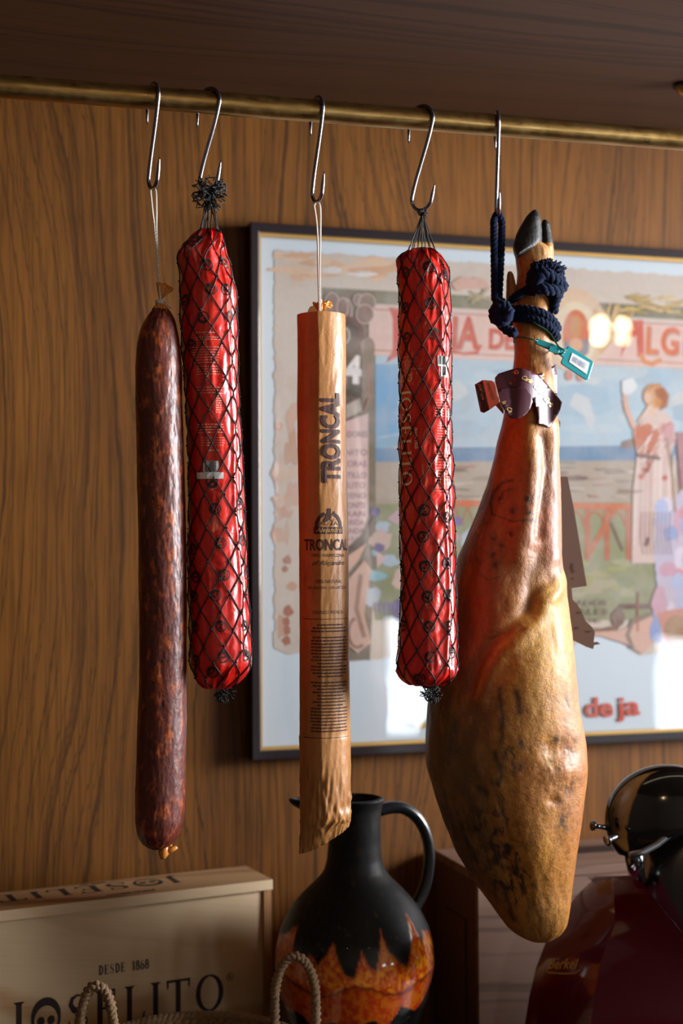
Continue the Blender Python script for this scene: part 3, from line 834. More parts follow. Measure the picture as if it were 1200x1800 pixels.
# ------------------------------------------------------------------ hanging things
def strand(mb, a, b_, n=14, r=0.0007, wob=0.0, slack=0.0):
    a, b_ = Vector(a), Vector(b_)
    pts = []
    for i in range(n + 1):
        u = i / n; p = a.lerp(b_, u)
        p += Vector((random.uniform(-wob, wob), random.uniform(-wob, wob), -slack * math.sin(PI * u))); pts.append(p)
    mb.tube(pts, r, 5)
def twisted(mb, pts, R, n=3, turns_per_m=60, seg=None, k=8):
    """rope: n strands twisted about a path"""
    pts = [Vector(p) for p in pts]
    # dense resample
    D = [0]
    for i in range(1, len(pts)): D.append(D[-1] + (pts[i] - pts[i - 1]).length)
    L = D[-1]; m = seg or max(8, int(L / (R * 0.45)))
    out = []
    for i in range(m + 1):
        d = L * i / m; j = min(len(pts) - 2, max(0, int(np.searchsorted(D, d, 'right')) - 1)); u = (d - D[j]) / max(1e-9, D[j + 1] - D[j])
        p0, p1, p2, p3 = pts[max(j - 1, 0)], pts[j], pts[j + 1], pts[min(j + 2, len(pts) - 1)]
        out.append(0.5 * ((2 * p1) + (p2 - p0) * u + (2 * p0 - 5 * p1 + 4 * p2 - p3) * u * u + (3 * p1 - p0 - 3 * p2 + p3) * u ** 3))
    tan = [(out[min(i + 1, m)] - out[max(i - 1, 0)]).normalized() for i in range(m + 1)]
    ref = Vector((0, 1, 0)) if abs(tan[0].y) < .9 else Vector((1, 0, 0))
    nn = (ref - tan[0] * ref.dot(tan[0])).normalized(); frames = []
    for i in range(m + 1):
        if i: nn = tan[i - 1].rotation_difference(tan[i]) @ nn
        nn = (nn - tan[i] * nn.dot(tan[i])).normalized(); frames.append((nn.copy(), tan[i].cross(nn)))
    for s_ in range(n):
        path = []
        for i in range(m + 1):
            a = 2 * PI * s_ / n + 2 * PI * turns_per_m * L * i / m
            path.append(out[i] + (frames[i][0] * math.cos(a) + frames[i][1] * math.sin(a)) * R * 0.48)
        mb.tube(path, R * 0.56, k)

# --- cured sausage, no wrapper
rows = [(541, 270, 296), (546, 266, 299), (552, 262, 303), (560, 256, 307), (575, 248, 311), (590, 243, 314), (610, 240, 317), (640, 238, 319), (700, 238, 320), (760, 240, 322), (800, 241, 323),
        (900, 242, 326), (1000, 244, 328), (1100, 245, 328), (1200, 244, 328), (1300, 241, 327), (1400, 238, 325), (1445, 238, 322), (1462, 240, 317), (1474, 244, 312), (1483, 250, 305), (1489, 258, 297), (1493, 268, 288)]
def d_ch(TH, PY):
    x = np.sin(TH) * 3; z = np.cos(TH) * 3
    return 0.0009 * fbm(x, PY / 60, z, 3) + 0.00045 * fbm(x * 4, PY / 14, z * 4, 3) - 0.0014 * np.abs(np.sin(TH * 11 + 2 * vn(TH * 2, PY / 30))) * (sstep(570, 545, PY) + sstep(1470, 1492, PY))
chz = Body(rows, YR, 420, 150, 1.2, disp=d_ch)
t = NT('cured_sausage'); co = t.coord()
v = t.mapping(co, (1, 1, .62))
n1 = t.noise(v, 95, 5, .62); n2 = t.noise(v, 260, 4, .6); n3 = t.noise(v, 28, 3)
c = t.mix(t.ramp(n3, [(.3, 0), (.7, 1)]), lin((84, 30, 20)), lin((104, 40, 26)))
c = t.mix(t.ramp(n1, [(.52, 0), (.66, 1)]), c, lin((176, 84, 34)))
c = t.mix(t.ramp(n2, [(.30, 1), (.44, 0)]), c, lin((40, 16, 14)))
t.set(color=c, rough=t.math('ADD', .30, t.math('MULTIPLY', n2, .25)), coat=.25, coatr=.3)
t.bump(t.math('ADD', n2, t.math('MULTIPLY', n1, .7)), .55, .0009)
r_ = empty('cured_sausage', chz.at(0, 1000, 0), 'unwrapped dark red-brown cured sausage hanging from the leftmost hook', 'sausage')
chz.mesh('sausage_body', t.m, r_)
M_CASING = simple('amber_casing', (206, 128, 48), 0.3, vs=60, trans=0.0, coat=.4, bump=.3, bs=500)
kn = P(281, 531, YR); top = P(284, 541, YR)
b = MB()
for k in range(16):       # gathered neck of casing running up to the tie
    a = 2 * PI * k / 16
    e1 = chz.at(a, 544, 0.0); strand(b, e1, kn + Vector((.0022 * math.cos(a), .0022 * math.sin(a), 0)), 5, .0016)
for k in range(17):       # fan of casing above the tie
    a = -.15 + 1.0 * k / 16; ln = .017 + .002 * random.random()
    p0 = kn + Vector((0, 0, .002)); p1 = kn + Vector((ln * math.sin(a), random.uniform(-.003, .002), ln * math.cos(a) + .003))
    b.tube([p0, p0.lerp(p1, .5), p1], [.0008, .0012, .0016], 6)
b.build('casing_neck', M_CASING, r_)
b = MB()
for k in range(3):
    b.tube([kn + Vector((.0042 * math.cos(2 * PI * i / 14), .0042 * math.sin(2 * PI * i / 14), .0012 * k - .0012)) for i in range(14)], .0011, 6, True)
h1 = HK[1]; mid_ = h1.lerp(kn, .42)
twisted(b, [h1 + Vector((-.003, 0, -.003)), h1.lerp(kn, .2) + Vector((-.0022, 0, 0)), mid_ + Vector((-.0008, 0, 0)), kn + Vector((0, -.003, .0))], .0011, 2, 260)
twisted(b, [h1 + Vector((-.003, 0, -.003)), h1 + Vector((0, .001, .0012)), h1 + Vector((.003, 0, -.003)), h1.lerp(kn, .2) + Vector((.0022, 0, 0)), mid_ + Vector((.0008, 0, 0)), kn + Vector((.001, -.001, .0))], .0011, 2, 260)
b.tube([kn + Vector((.004, -.003, 0)), kn + Vector((.009, -.004, -.003)), kn + Vector((.012, -.003, -.007))], .001, 6)
b.build('twine', M_TWINE, r_)
b = MB(); bp = P(288, 1496, YR - .004)
b.lathe([(.003, .008), (.0045, .003), (.006, -.002), (.0045, -.006), (.002, -.009)], 14, bp, (.25, 0, 1))
b.tube([bp, bp + Vector((.008, -.002, .001)), bp + Vector((.014, -.003, .004))], [.003, .0028, .002], 8)
b.tube([bp + Vector((-.006, -.002, .007)), bp + Vector((.002, -.006, .008)), bp + Vector((.008, -.002, .006))], .0012, 8)
b.build('casing_knot', M_CASING, r_)

# --- red wrapped, netted sausages
t = NT('red_wrapper'); co = t.coord()
v = t.mapping(co, (1, 1, .6)); n1 = t.noise(v, 60, 4, .6, .6); n2 = t.noise(co, 62, 3, .55, 1.4)
t.set(color=t.mix(n1, lin((206, 22, 14)), lin((230, 36, 20))), rough=.34, coat=.55, coatr=.16, spec=.5)
vo = t.node('ShaderNodeTexVoronoi', {'Vector': t.mapping(co, (1, 1, .5)), 'Scale': 44.0}, feature='DISTANCE_TO_EDGE').outputs[0]
t.bump(t.math('ADD', t.math('MULTIPLY', n2, .8), t.math('MULTIPLY', t.ramp(vo, [(0, 0), (.14, 1)]), .35)), .5, .0022)
M_RED = t.m
M_CREAM = simple('cream_ink', (240, 226, 204), .5)
M_WHITE = simple('white_ink', (226, 226, 226), .5)
M_FINE = simple('pale_pink_ink', (226, 150, 130), .5)
def wrinkle(seed, py0, py1):
    def f(TH, PY):
        x = np.sin(TH) * 2.4 + seed; z = np.cos(TH) * 2.4
        r = 1 - np.abs(vn(x * 1.3, PY / 60, z * 1.3)) * 2
        r2 = 1 - np.abs(vn(x * 2.2 + 9, PY / 24 + x, z * 2.2)) * 2
        ends = np.maximum(sstep(py0 + 90, py0, PY), sstep(py1 - 60, py1, PY))
        fold = 0.0022 * np.exp(-((TH - 0.75 - 0.08 * np.sin(PY / 50)) / 0.07) ** 2) - .0014 * np.exp(-((TH - 0.95 - 0.05 * np.sin(PY / 40)) / 0.08) ** 2)
        return 0.0010 * r + 0.0007 * r2 * (.5 + ends) + ends * (0.0022 * np.sin(TH * 7 + 3 * vn(TH * 1.5, PY / 30, seed)) + .0015 * r2) + fold
    return f
def face_logo(B, px, py, R=9.2, off=.0010, rot=0.0):
    c, s_ = math.cos(rot), math.sin(rot)
    pts = [ring2d(0, 0, R, 2.2), xf2d(ribbon2d([(-R * .8, 0), (-R * .5, R * .62), (0, R * .92), (R * .5, R * .62), (R * .8, 0)], [1.6, 3, 3.6, 3, 1.6]), 0, 0, 1, 1, rot),
           xf2d(join2d([disc2d(-3.1, -.5, 2.1), disc2d(3.1, -.5, 2.1), disc2d(0, -4.2, .8)]), 0, 0, 1, 1, rot)]
    g = cut2d(join2d(pts), 3.0); f = B.wrap(px, py, off)
    return [f(x, y) for x, y in g[0]], g[1]
def red_sausage(rows, Y, label, hookp, logos, seed, tail, n_net, twist, gather_r, tuft):
    B = Body(rows, Y, 380, 144, 2.0, disp=wrinkle(seed, rows[0][0], rows[-1][0]))
    r_ = empty('netted_sausage', B.at(0, 900, 0), label, 'sausage')
    B.mesh('red_wrapper', M_RED, r_)
    for (px, py, ro) in logos:
        vs, fs = face_logo(B, px, py, rot=ro); mb = MB(); mb.add(vs, fs)
        mb.build('printed_emblem', M_INK, r_, False)
    # netting: two families of crossing threads
    mb = MB(); p0, p1 = rows[0][0] + 4, rows[-1][0] - 4
    gat = hookp + Vector((0, -.001, -.004)); tl = P(tail[0], tail[1], Y(tail[1]) if callable(Y) else Y)
    per = 58.0
    om = 2 * PI / (n_net * per)        # turn per photo px of height
    for sg in (1, -1):
        for k in range(n_net):
            pts = []
            for i in range(150):
                py = p0 + (p1 - p0) * i / 149
                th = 2 * PI * k / n_net + sg * om * (py - p0) + twist * (py - p0) / (p1 - p0)
                th = (th + PI) % (2 * PI) - PI
                th += .05 * math.sin(py / 31 + k)
                pts.append(B.at(th, py, .0010))
            mb.tube(pts, .00066, 5)
            gp = gat + Vector((random.uniform(-gather_r, gather_r), random.uniform(-gather_r, gather_r), random.uniform(-.004, .002)))
            strand(mb, pts[0], gp, 10, .00062, .0003, .0)
            strand(mb, pts[-1], tl + Vector((random.uniform(-.003, .003), random.uniform(-.003, .003), random.uniform(.0, .004))), 6, .00062, .0003)
    for i in range(int((p1 - p0) / (per / 2)) + 1):      # knots where the threads cross
        py = p0 + i * per / 2
        for k in range(n_net):
            th = 2 * PI * k / n_net + om * (py - p0) + twist * (py - p0) / (p1 - p0)
            th = (th + PI) % (2 * PI) - PI
            c = B.at(th, min(py, p1), .0016)
            V = [c + Vector(v) * .0014 for v in ((1, 0, 0), (-1, 0, 0), (0, 1, 0), (0, -1, 0), (0, 0, 1), (0, 0, -1))]
            mb.add(V, [(0, 2, 4), (2, 1, 4), (1, 3, 4), (3, 0, 4), (2, 0, 5), (1, 2, 5), (3, 1, 5), (0, 3, 5)])
    def frizz(c, R, n, ln, flat=1.0):
        for _ in range(n):
            d = Vector((random.gauss(0, 1), random.gauss(0, 1), random.gauss(0, 1) * flat)).normalized()
            p = c + d * R * random.random(); pts = [p]
            for j in range(9):
                d = (d + Vector((random.gauss(0, .6), random.gauss(0, .6), random.gauss(0, .6)))).normalized()
                q_ = pts[-1] + d * ln / 9
                if (q_ - c).length > R * 2.0: d = (c - q_).normalized()
                pts.append(q_)
            mb.tube(pts, .0006, 5)
    frizz(gat + Vector((0, -.001, .0)), *tuft)
    frizz(tl + Vector((0, 0, -.005)), .006, 34, .022)
    mb.build('netting', M_NET, r_)
    return B, r_
rl = [(403, 357, 372), (408, 347, 384), (420, 336, 389), (440, 320, 393), (448, 314, 395), (456, 313, 398), (480, 317, 405), (505, 318, 413), (520, 318, 415), (560, 318, 415), (600, 320, 416), (650, 324, 417), (700, 327, 419), (750, 330, 421), (800, 332, 424),
      (850, 333, 427), (900, 333, 429), (950, 332, 431), (1000, 332, 433), (1050, 333, 435), (1100, 334, 438), (1150, 335, 441), (1165, 336, 441), (1175, 339, 439), (1185, 345, 432), (1195, 350, 423), (1205, 356, 410), (1210, 364, 398)]
logos = [(346, 430, .2), (363, 474, .3), (393, 467, -.3), (371, 517, 1.2), (328, 533, 1), (358, 566, 2.4), (403, 561, -.4), (397, 516, 0), (378, 896, 1.3), (419, 888, .4), (387, 955, 1.2), (341, 965, .2), (426, 950, .2), (393, 1010, 1.6), (345, 1013, .1), (431, 1008, .1),
         (379, 1045, .7), (343, 1047, .4), (388, 1098, 1.1), (344, 1100, .3), (428, 1098, .5), (393, 1151, .2), (346, 1158, .1), (374, 1178, .8), (430, 1150, 0), (338, 612, 0), (373, 850, PI)]
BL, RLo = red_sausage(rl, YR, 'red wrapped sausage in black net under the second hook, left of the poster', HK[2], logos, 3.3, (393, 1208), 9, .5, .004, (.010, 70, .034))
rr_ = [(437, 733, 752), (440, 716, 764), (445, 709, 768), (452, 704, 773), (462, 702, 779), (474, 702, 783), (482, 702, 786), (540, 703, 790), (600, 702, 791), (700, 703, 792), (800, 703, 794), (850, 703, 796), (900, 704, 797), (950, 705, 798), (1000, 706, 799), (1050, 706, 800), (1100, 705, 801),
       (1130, 702, 802), (1160, 700, 802), (1178, 702, 801), (1190, 706, 797), (1198, 714, 787), (1204, 726, 775)]
logos = [(715, 485, .2), (753, 478, 1.0), (783, 488, .6), (757, 541, .4), (712, 545, .5), (762, 593, .2), (715, 598, .3), (743, 944, .9), (747, 995, .9), (751, 1047, .5), (754, 1099, .4), (756, 1151, 1.9), (738, 1190, 1), (784, 910, .8), (785, 990, .9), (787, 1045, .5), (788, 1098, .3), (793, 1146, .4),
         (709, 1047, .2), (710, 1098, .1), (708, 1000, .1), (746, 898, 2)]
YRR = lambda p: YR - 0.045 * (np.clip(p, 437, 1204) - 437) / 767.0
BR, RRo = red_sausage(rr_, YRR, 'red wrapped sausage in black net with cream lettering, beside the ham', HK[4], logos, 8.1, (756, 1212), 9, -.4, .002, (.003, 26, .012))

def fine_lines(B, parent, rows_, material, off=.0010):
    V, Fc = [], []
    mb = MB()
    for (px, py, w, h) in rows_:
        x = -w / 2; f = B.wrap(px, py, off)
        while x < w / 2:
            L = random.uniform(2.5, 7); L = min(L, w / 2 - x)
            if L > 1:
                g = cut2d(rect2d(x, -h / 2, x + L, h / 2), 4); mb.add([f(a, c) for a, c in g[0]], g[1])
            x += L + random.uniform(.8, 1.6)
    return mb.build('fine_print', material, parent, False)
fine_lines(BL, RLo, [(360, 592, 34, 2.2), (366, 600, 42, 1.4), (366, 604, 42, 1.4)] + [(362, 617 + i * 4.4, 44, 1.3) for i in range(7)] + [(366, 650 + i * 4.4, 40, 1.3) for i in range(4)] + [(368, 686 + i * 5, 44, 1.2) for i in range(3)] + [(384, 697 + i * 4, 10, 2) for i in range(9)]
           + [(370, 750 + i * 4.6, 46, 1.6) for i in range(4)] + [(374, 773 + i * 4.4, 40, 1.2) for i in range(4)] + [(376, 795, 20, 2)], M_FINE)
def barcode(B, parent, px, py, w, h, rot=0):
    f = B.wrap(px, py, .0011); g = cut2d(rect2d(-w / 2, -h / 2, w / 2, h / 2), 4)
    me = mesh_from([f(*p) for p in g[0]], g[1]); link('barcode_panel', me, M_WHITE, parent, False)
    mb = MB(); f = B.wrap(px, py, .0015); x = -w / 2 + 3
    while x < w / 2 - 4:
        ww = random.choice([.7, 1.1, 1.6]); g = cut2d(rect2d(x, -h / 2 + 3, x + ww, h / 2), 5); mb.add([f(*p) for p in g[0]], g[1]); x += ww + random.choice([.8, 1.2])
    mb.build('barcode', M_INK, parent, False)
g = cut2d(disc2d(0, 0, 12, 10), 4); f = BL.wrap(371, 826, .0009); link('barcode_panel', mesh_from([f(*p) for p in g[0]], g[1]), M_WHITE, RLo, False)
barcode(BL, RLo, 371, 824, 26, 22)
g = cut2d(rect2d(-23, -6, 23, 5), 4); f = BL.wrap(369, 838, .0017); link('barcode_panel', mesh_from([f(*p) for p in g[0]], g[1]), M_WHITE, RLo, False)
# right sausage: big lettering down its left flank, reading downwards
big, L = serif_line('JOSELITO', 24, .86, .10)
big = (big[0], big[1]); sc_ = 172.0 / L
f = BR.wrap(710, 686, .0011)
printing('printed_lettering', ([(y - 4, -x * sc_) for x, y in big[0]], big[1]), lambda x, y: f(x, y), M_CREAM, RRo, 4)
g, L = serif_line('CHORIZO', 13, .7, .08)
V, Fc = xf2d(g, 18, 6, 1, 1, PI); f2 = BR.wrap(712, 668, .0011)
printing('printed_lettering', (V, Fc), lambda x, y: f2(x, y), M_CREAM, RRo, 4)
gg = text2d('desde 1868', 8, .01); V, Fc = xf2d(gg, 0, 0, 1, 1, -PI / 2); f3 = BR.wrap(730, 755, .0011)
printing('printed_lettering', (V, Fc), lambda x, y: f3(x, y), M_CREAM, RRo, 4)
fine_lines(BR, RRo, [(716, 632, 30, 1.4), (716, 640, 22, 2), (724, 654, 40, 1.6)], M_FINE)
fine_lines(BR, RRo, [(778, 688 + i * 4.6, 30, 1.1) for i in range(3)] + [(778, 708 + i * 4.6, 34, 1.1) for i in range(7)] + [(779, 752 + i * 4.6, 30, 1.1) for i in range(6)] + [(779, 800 + i * 5, 34, 1.1) for i in range(10)] + [(776, 860, 30, 1.1), (776, 865, 30, 1.1)], M_FINE)
barcode(BR, RRo, 778, 640, 26, 18); barcode(BR, RRo, 779, 658, 16, 18)

# --- paper wrapped sausage
rows = [(555, 520, 604.5), (560, 520, 605), (600, 521, 606), (700, 522, 607), (800, 524, 609), (900, 525, 611), (1000, 526, 612), (1100, 527, 613), (1200, 527, 614), (1290, 527, 615), (1294, 525.5, 616), (1300, 526, 616), (1400, 528, 616), (1450, 528, 615), (1480, 527, 614), (1500, 527, 612)]
def d_tr(TH, PY):
    x = np.sin(TH) * 2; z = np.cos(TH) * 2
    low = sstep(1300, 1460, PY)
    r = 1 - np.abs(vn(x * 3, PY / 34 + x * 1.5, z * 3)) * 2
    seam = .0012 * np.tanh((TH + .14 + .02 * np.sin(PY / 60)) / .03) * sstep(760, 600, PY)
    return .0006 * fbm(x * 1.4, PY / 90, z * 1.4, 3) + (.0005 + .0022 * low) * r * .5 + low * .0016 * vn(x * 5, PY / 14, z * 5) + seam + .0040 * np.exp(-np.abs(TH + .13) / .42) * (1 - .6 * low)
BT = Body(rows, YR, 420, 150, .7, disp=d_tr, power=2.15)
# fold the lower end to a slanted pinched edge, leave the top an open tube
s_ = sstep(1425, 1500, BT.py)[:, None]
w = (np.sin(BT.th)[None, :] * .5 + .5)
C = BT.C[:, None, :]
flat = BT.G - C
fy = (flat @ BT.F)[..., None]
BT.G = BT.G - BT.F * fy * s_[..., None] * .72
BT.G[..., 2] += (s_ * (w ** 1.4) * .030)
t = NT('kraft_paper'); co = t.coord()
n1 = t.noise(co, 22, 4); n2 = t.noise(t.mapping(co, (1, 1, .6)), 110, 4, .65, .8); n3 = t.noise(co, 700, 2)
c = t.mix(t.ramp(n1, [(.3, 0), (.7, 1)]), lin((168, 112, 58)), lin((192, 134, 76)))
c = t.mix(t.math('MULTIPLY', t.ramp(n2, [(.3, 1), (.5, 0)]), .3), c, lin((124, 76, 38)))
t.set(color=c, rough=.42, coat=.12, coatr=.4)
t.bump(t.math('ADD', n2, t.math('MULTIPLY', n3, .3)), .4, .0012)
M_KRAFT = t.m
trn = empty('paper_wrapped_sausage', BT.at(0, 1000, 0), 'sausage in printed brown kraft paper hanging by white twine over the poster', 'sausage')
body = BT.mesh('paper_wrapper', M_KRAFT, trn, caps=False)
# a sausage end and twisted casing inside the open paper tube
m = MB(); tc = BT.G[0].mean(0)
m.lathe([(.0255, -.03), (.0255, -.02), (.022, -.010), (.012, -.0045), (.004, -.003)], 30, tc + np.array((0, 0, -.001)))
m.build('sausage_end', M_CASING, trn)
m = MB()
for k in range(20):
    a = random.uniform(-.9, 1.1); ln = random.uniform(.010, .0155); base = P(564, 548, YR - .004)
    m.tube([base + Vector((0, 0, -.004)), base + Vector((ln * .6 * math.sin(a), random.uniform(-.003, .003), ln * .6)), base + Vector((ln * math.sin(a) + .002, random.uniform(-.004, .002), ln * math.cos(a) * .95))], [.0015, .0022, .0018], 6)
m.build('casing_knot', simple('orange_casing', (226, 140, 30), .3, coat=.5), trn)
m = MB()      # folded paper flap at the back of the mouth
V = [P(541, 553, YR + .018), P(556, 552, YR + .018), P(556, 543, YR + .02), P(551, 537, YR + .021), P(545, 539, YR + .021), P(541, 546, YR + .02)]
m.add(V + [v_ + Vector((0, .0008, 0)) for v_ in V], [tuple(range(6)), tuple(range(11, 5, -1))] + [(i, i + 6, (i + 1) % 6 + 6, (i + 1) % 6) for i in range(6)])
m.build('paper_flap', M_KRAFT, trn, False)
m = MB()
kp = P(561, 552, YR - .012)
twisted(m, [HK[3] + Vector((-.004, 0, -.005)), P(557, 400, YR), P(559, 470, YR - .004), kp], .0012, 2, 260)
twisted(m, [HK[3] + Vector((-.004, 0, -.005)), HK[3] + Vector((-.001, 0, .0)), HK[3] + Vector((.003, 0, -.005)), P(563, 400, YR), P(562, 470, YR - .004), kp + Vector((.001, 0, 0))], .0012, 2, 260)
m.tube([kp, kp + Vector((.001, -.014, -.003)), kp + Vector((.0, -.0165, -.010))], .0011, 6)
m.build('twine', M_TWINE, trn)
M_PRINT = simple('brown_print', (62, 30, 24), .6)
M_PRINT2 = simple('faded_print', (112, 62, 40), .6)
# tall name up the side, reading upwards
g = text2d('TRONCAL', 1.0, .035); xs = [a for a, _ in g[0]]; ys = [c_ for _, c_ in g[0]]
L = 155.0; H = 33.0; g = ([((a - min(xs)) / (max(xs) - min(xs)) * L, (c_ - min(ys)) / (max(ys) - min(ys)) * H) for a, c_ in g[0]], g[1])
f = BT.wrap(596, 850, .0005)
shadow = ([(-y + 1.5, x - 1.5) for x, y in g[0]], g[1])
printing('printed_name', shadow, lambda x, y: f(x, y), M_PRINT2, trn, 4)
f1 = BT.wrap(596, 850, .0009)
printing('printed_name', ([(-y, x) for x, y in g[0]], g[1]), lambda x, y: f1(x, y), M_PRINT, trn, 4)
f1b = BT.wrap(596, 850, .0012)
g3 = join2d([rect2d(4 + i * 0, 9, 4.01, 9.01) for i in range(1)])
# arched badge
badge = join2d([ribbon2d([(-21, -2), (-20, 8), (-15, 17), (-7, 23)], 5.5), ribbon2d([(21, -2), (20, 8), (15, 17), (7, 23)], 5.5), rect2d(-25, -12, 25, 0),
                disc2d(0, 29, 3.2), ribbon2d([(0, 27), (-1, 18), (-6, 11), (-9, 9)], [5, 9, 6, 3]), ribbon2d([(-1, 20), (6, 22), (9, 27)], 2), ribbon2d([(0, 14), (6, 9), (4, 2)], 1.2), ribbon2d([(-12, 4), (-9, 8), (-6, 3)], 1.4), ribbon2d([(8, 3), (11, 9), (15, 3)], 1.4), ribbon2d([(-4, 1), (-1, 9)], 1.0),
                ribbon2d([(2, 1), (8, 14)], 1.0), ribbon2d([(-15, 2), (-13, 9)], 1.0)])
f = BT.wrap(578, 927, .0006)
printing('printed_badge', badge, lambda x, y: f(x, y), M_PRINT, trn, 3)
g = text2d('Alejandro', 11.5, .01, .3, .92, 'CENTER'); f2 = BT.wrap(578, 936, .0011)
printing('badge_lettering', g, lambda x, y: f2(x, y), simple('kraft_relief', (206, 150, 92), .6), trn, 3)
f4 = BT.wrap(576, 967, .0006); g = text2d('TRONCAL', 27, .02, 0, .66, 'CENTER')
printing('printed_name', g, lambda x, y: f4(x, y), M_PRINT, trn, 3)
for s_, py, sz, sh, xs_ in (('TIPO PAMPLONA', 979, 8, 0, .98), ('of Alejandro', 993, 12, .45, .95), ('100% NATURAL', 1024, 8.5, 0, .8), ('SIN GLUTEN - SIN LACTOSA', 1034, 6.5, 0, .88), ('CHORIZO TRONCAL', 1077, 8, 0, .72)):
    fx = BT.wrap(578, py, .0006); printing('printed_line', text2d(s_, sz, .0, sh, xs_, 'CENTER'), lambda x, y: fx(x, y), M_PRINT, trn, 3)
for py in (1086, 1291):
    fx = BT.wrap(575, py, .0006); printing('printed_rule', rect2d(-44, -.5, 44, .5), lambda x, y: fx(x, y), M_PRINT, trn, 3)
py = 1096; rows_ = []
while py < 1284:
    if random.random() < .16: py += 5
    rows_.append((581, py, random.choice([66, 66, 66, 60, 44]), 2.3)); py += 5.6
fine_lines(BT, trn, rows_, M_PRINT, .0007)

# ------------------------------------------------------------------ the ham
YH = lambda p: YR + 0.028 * sstep(620, 1150, p)
rows = [(424, 908, 946), (436, 904, 968), (450, 905, 971), (470, 907, 972), (482, 909, 971), (500, 907, 969), (520, 904, 968), (545, 902, 969), (570, 901, 968), (590, 902, 967), (620, 904, 968), (640, 902, 970), (660, 899, 972), (690, 893, 975), (715, 888, 977), (745, 882, 979),
        (780, 873, 980), (800, 870, 979), (850, 857, 981), (900, 839, 983), (950, 818, 984), (975, 806, 985), (1000, 798, 987), (1050, 787, 994), (1100, 777, 1001), (1150, 767, 1007), (1200, 756, 1012), (1230, 751, 1014),
        (1260, 748, 1018), (1300, 747, 1027), (1330, 748, 1030), (1350, 750, 1030), (1400, 764, 1026), (1450, 781, 1021), (1500, 802, 1012), (1550, 834, 1005), (1590, 862, 1002), (1610, 876, 999), (1625, 887, 996), (1636, 899, 990), (1645, 912, 980), (1652, 930, 966)]
NVH, NTH = 620, 300
pyv = np.linspace(rows[0][0], rows[-1][0], NVH)
ra = np.array(rows, float)
halfpx = (np.interp(pyv, ra[:, 0], ra[:, 2]) - np.interp(pyv, ra[:, 0], ra[:, 1])) / 2
tk = np.interp(pyv, [424, 450, 500, 590, 660, 745, 850, 950, 1050, 1150, 1300, 1400, 1500, 1600, 1640, 1652], [.014, .018, .020, .0205, .024, .030, .040, .050, .060, .068, .074, .070, .058, .040, .026, .014])
tk = gauss(tk, 6)
hl = np.interp(pyv, ra[:, 0], ra[:, 1]); hr = np.interp(pyv, ra[:, 0], ra[:, 2])
def G2(X, Y_, cx, cy, sx, sy, rot=0.0):
    c, s_ = math.cos(rot), math.sin(rot)
    u = (X - cx) * c + (Y_ - cy) * s_; v = -(X - cx) * s_ + (Y_ - cy) * c
    return np.exp(-(u / sx) ** 2 - (v / sy) ** 2)
def seg(X, Y_, pts, w):
    """soft band of half width w along a polyline"""
    best = np.full(X.shape, 1e9)
    for (x0, y0), (x1, y1) in zip(pts[:-1], pts[1:]):
        dx, dy = x1 - x0, y1 - y0
        u = np.clip(((X - x0) * dx + (Y_ - y0) * dy) / (dx * dx + dy * dy), 0, 1)
        best = np.minimum(best, np.hypot(X - x0 - u * dx, Y_ - y0 - u * dy))
    return np.exp(-(best / w) ** 2)
def ham_px(TH, PY):
    c = np.interp(PY, pyv, (hl + hr) / 2); h = np.interp(PY, pyv, halfpx)
    return c + h * np.sin(TH)
EDGE = [(985, 1008), (968, 1030), (946, 1048), (938, 1072), (905, 1108), (874, 1135), (854, 1170), (840, 1215)]
def d_ham(TH, PY):
    X = ham_px(TH, PY); front = sstep(-.2, .35, np.cos(TH))
    body = sstep(720, 860, PY)
    sx, cz = np.sin(TH), np.cos(TH)
    d = .0016 * fbm(sx * 2.2, PY / 90, cz * 2.2, 4) * (.3 + body) + .0004 * fbm(sx * 6, PY / 34, cz * 6, 3)
    f = 0
    f = f + .0050 * seg(X, PY, [(925, 735), (935, 800), (928, 880), (912, 970)], 22)          # shin bone ridge
    f = f - .0050 * seg(X, PY, [(952, 775), (958, 830), (950, 880), (944, 940)], 12)
    f = f + .0026 * seg(X, PY, [(974, 750), (977, 860), (970, 980)], 14)
    f = f - .0050 * seg(X, PY, [(945, 975), (932, 1030), (930, 1070)], 17)
    f = f - .0030 * seg(X, PY, [(p[0] - 11, p[1] - 10) for p in EDGE[1:]], 12)
    f = f + .0030 * seg(X, PY, [(p[0] + 7, p[1] + 8) for p in EDGE], 13)
    f = f + .0065 * G2(X, PY, 930, 1160, 60, 110)
    f = f - .0040 * G2(X, PY, 880, 930, 34, 60) + .0035 * G2(X, PY, 865, 1040, 30, 90)
    f = f - .0042 * G2(X, PY, 985, 1305, 26, 18) - .003 * G2(X, PY, 960, 1300, 14, 20) - .0030 * G2(X, PY, 968, 1392, 10, 8) + .003 * G2(X, PY, 985, 1345, 28, 18)
    f = f + .0055 * G2(X, PY, 935, 1470, 34, 70) - .0040 * G2(X, PY, 900, 1530, 26, 50) + .0035 * G2(X, PY, 945, 1590, 34, 34)
    f = f + .0012 * np.abs(vn(X / 6, PY / 7, 3.3)) * (G2(X, PY, 970, 1330, 34, 60))
    vert = np.sin(X / 5.5 + 2.2 * vn(X / 30, PY / 60, 1.0)) * G2(X, PY, 850, 1470, 60, 100)
    f = f + .0006 * vert
    f = f + .0007 * fbm(X / 22, PY / 60, 5.0, 3) * body
    f = f - .0012 * seg(X, PY, [(862, 1120), (885, 1110), (915, 1100)], 3)
    f = f + .0015 * seg(X, PY, [(925, 590), (932, 640)], 8)
    f = f + .0028 * G2(X, PY, 945, 545, 22, 14)
    return d + f * front
BH = Body(rows, YH, NVH, NTH, 2.5, thick=tk, disp=d_ham, power=2.1)
TH = np.broadcast_to(BH.th, (NVH, NTH)); PY = np.broadcast_to(BH.py[:, None], (NVH, NTH)); HX = ham_px(TH, PY)
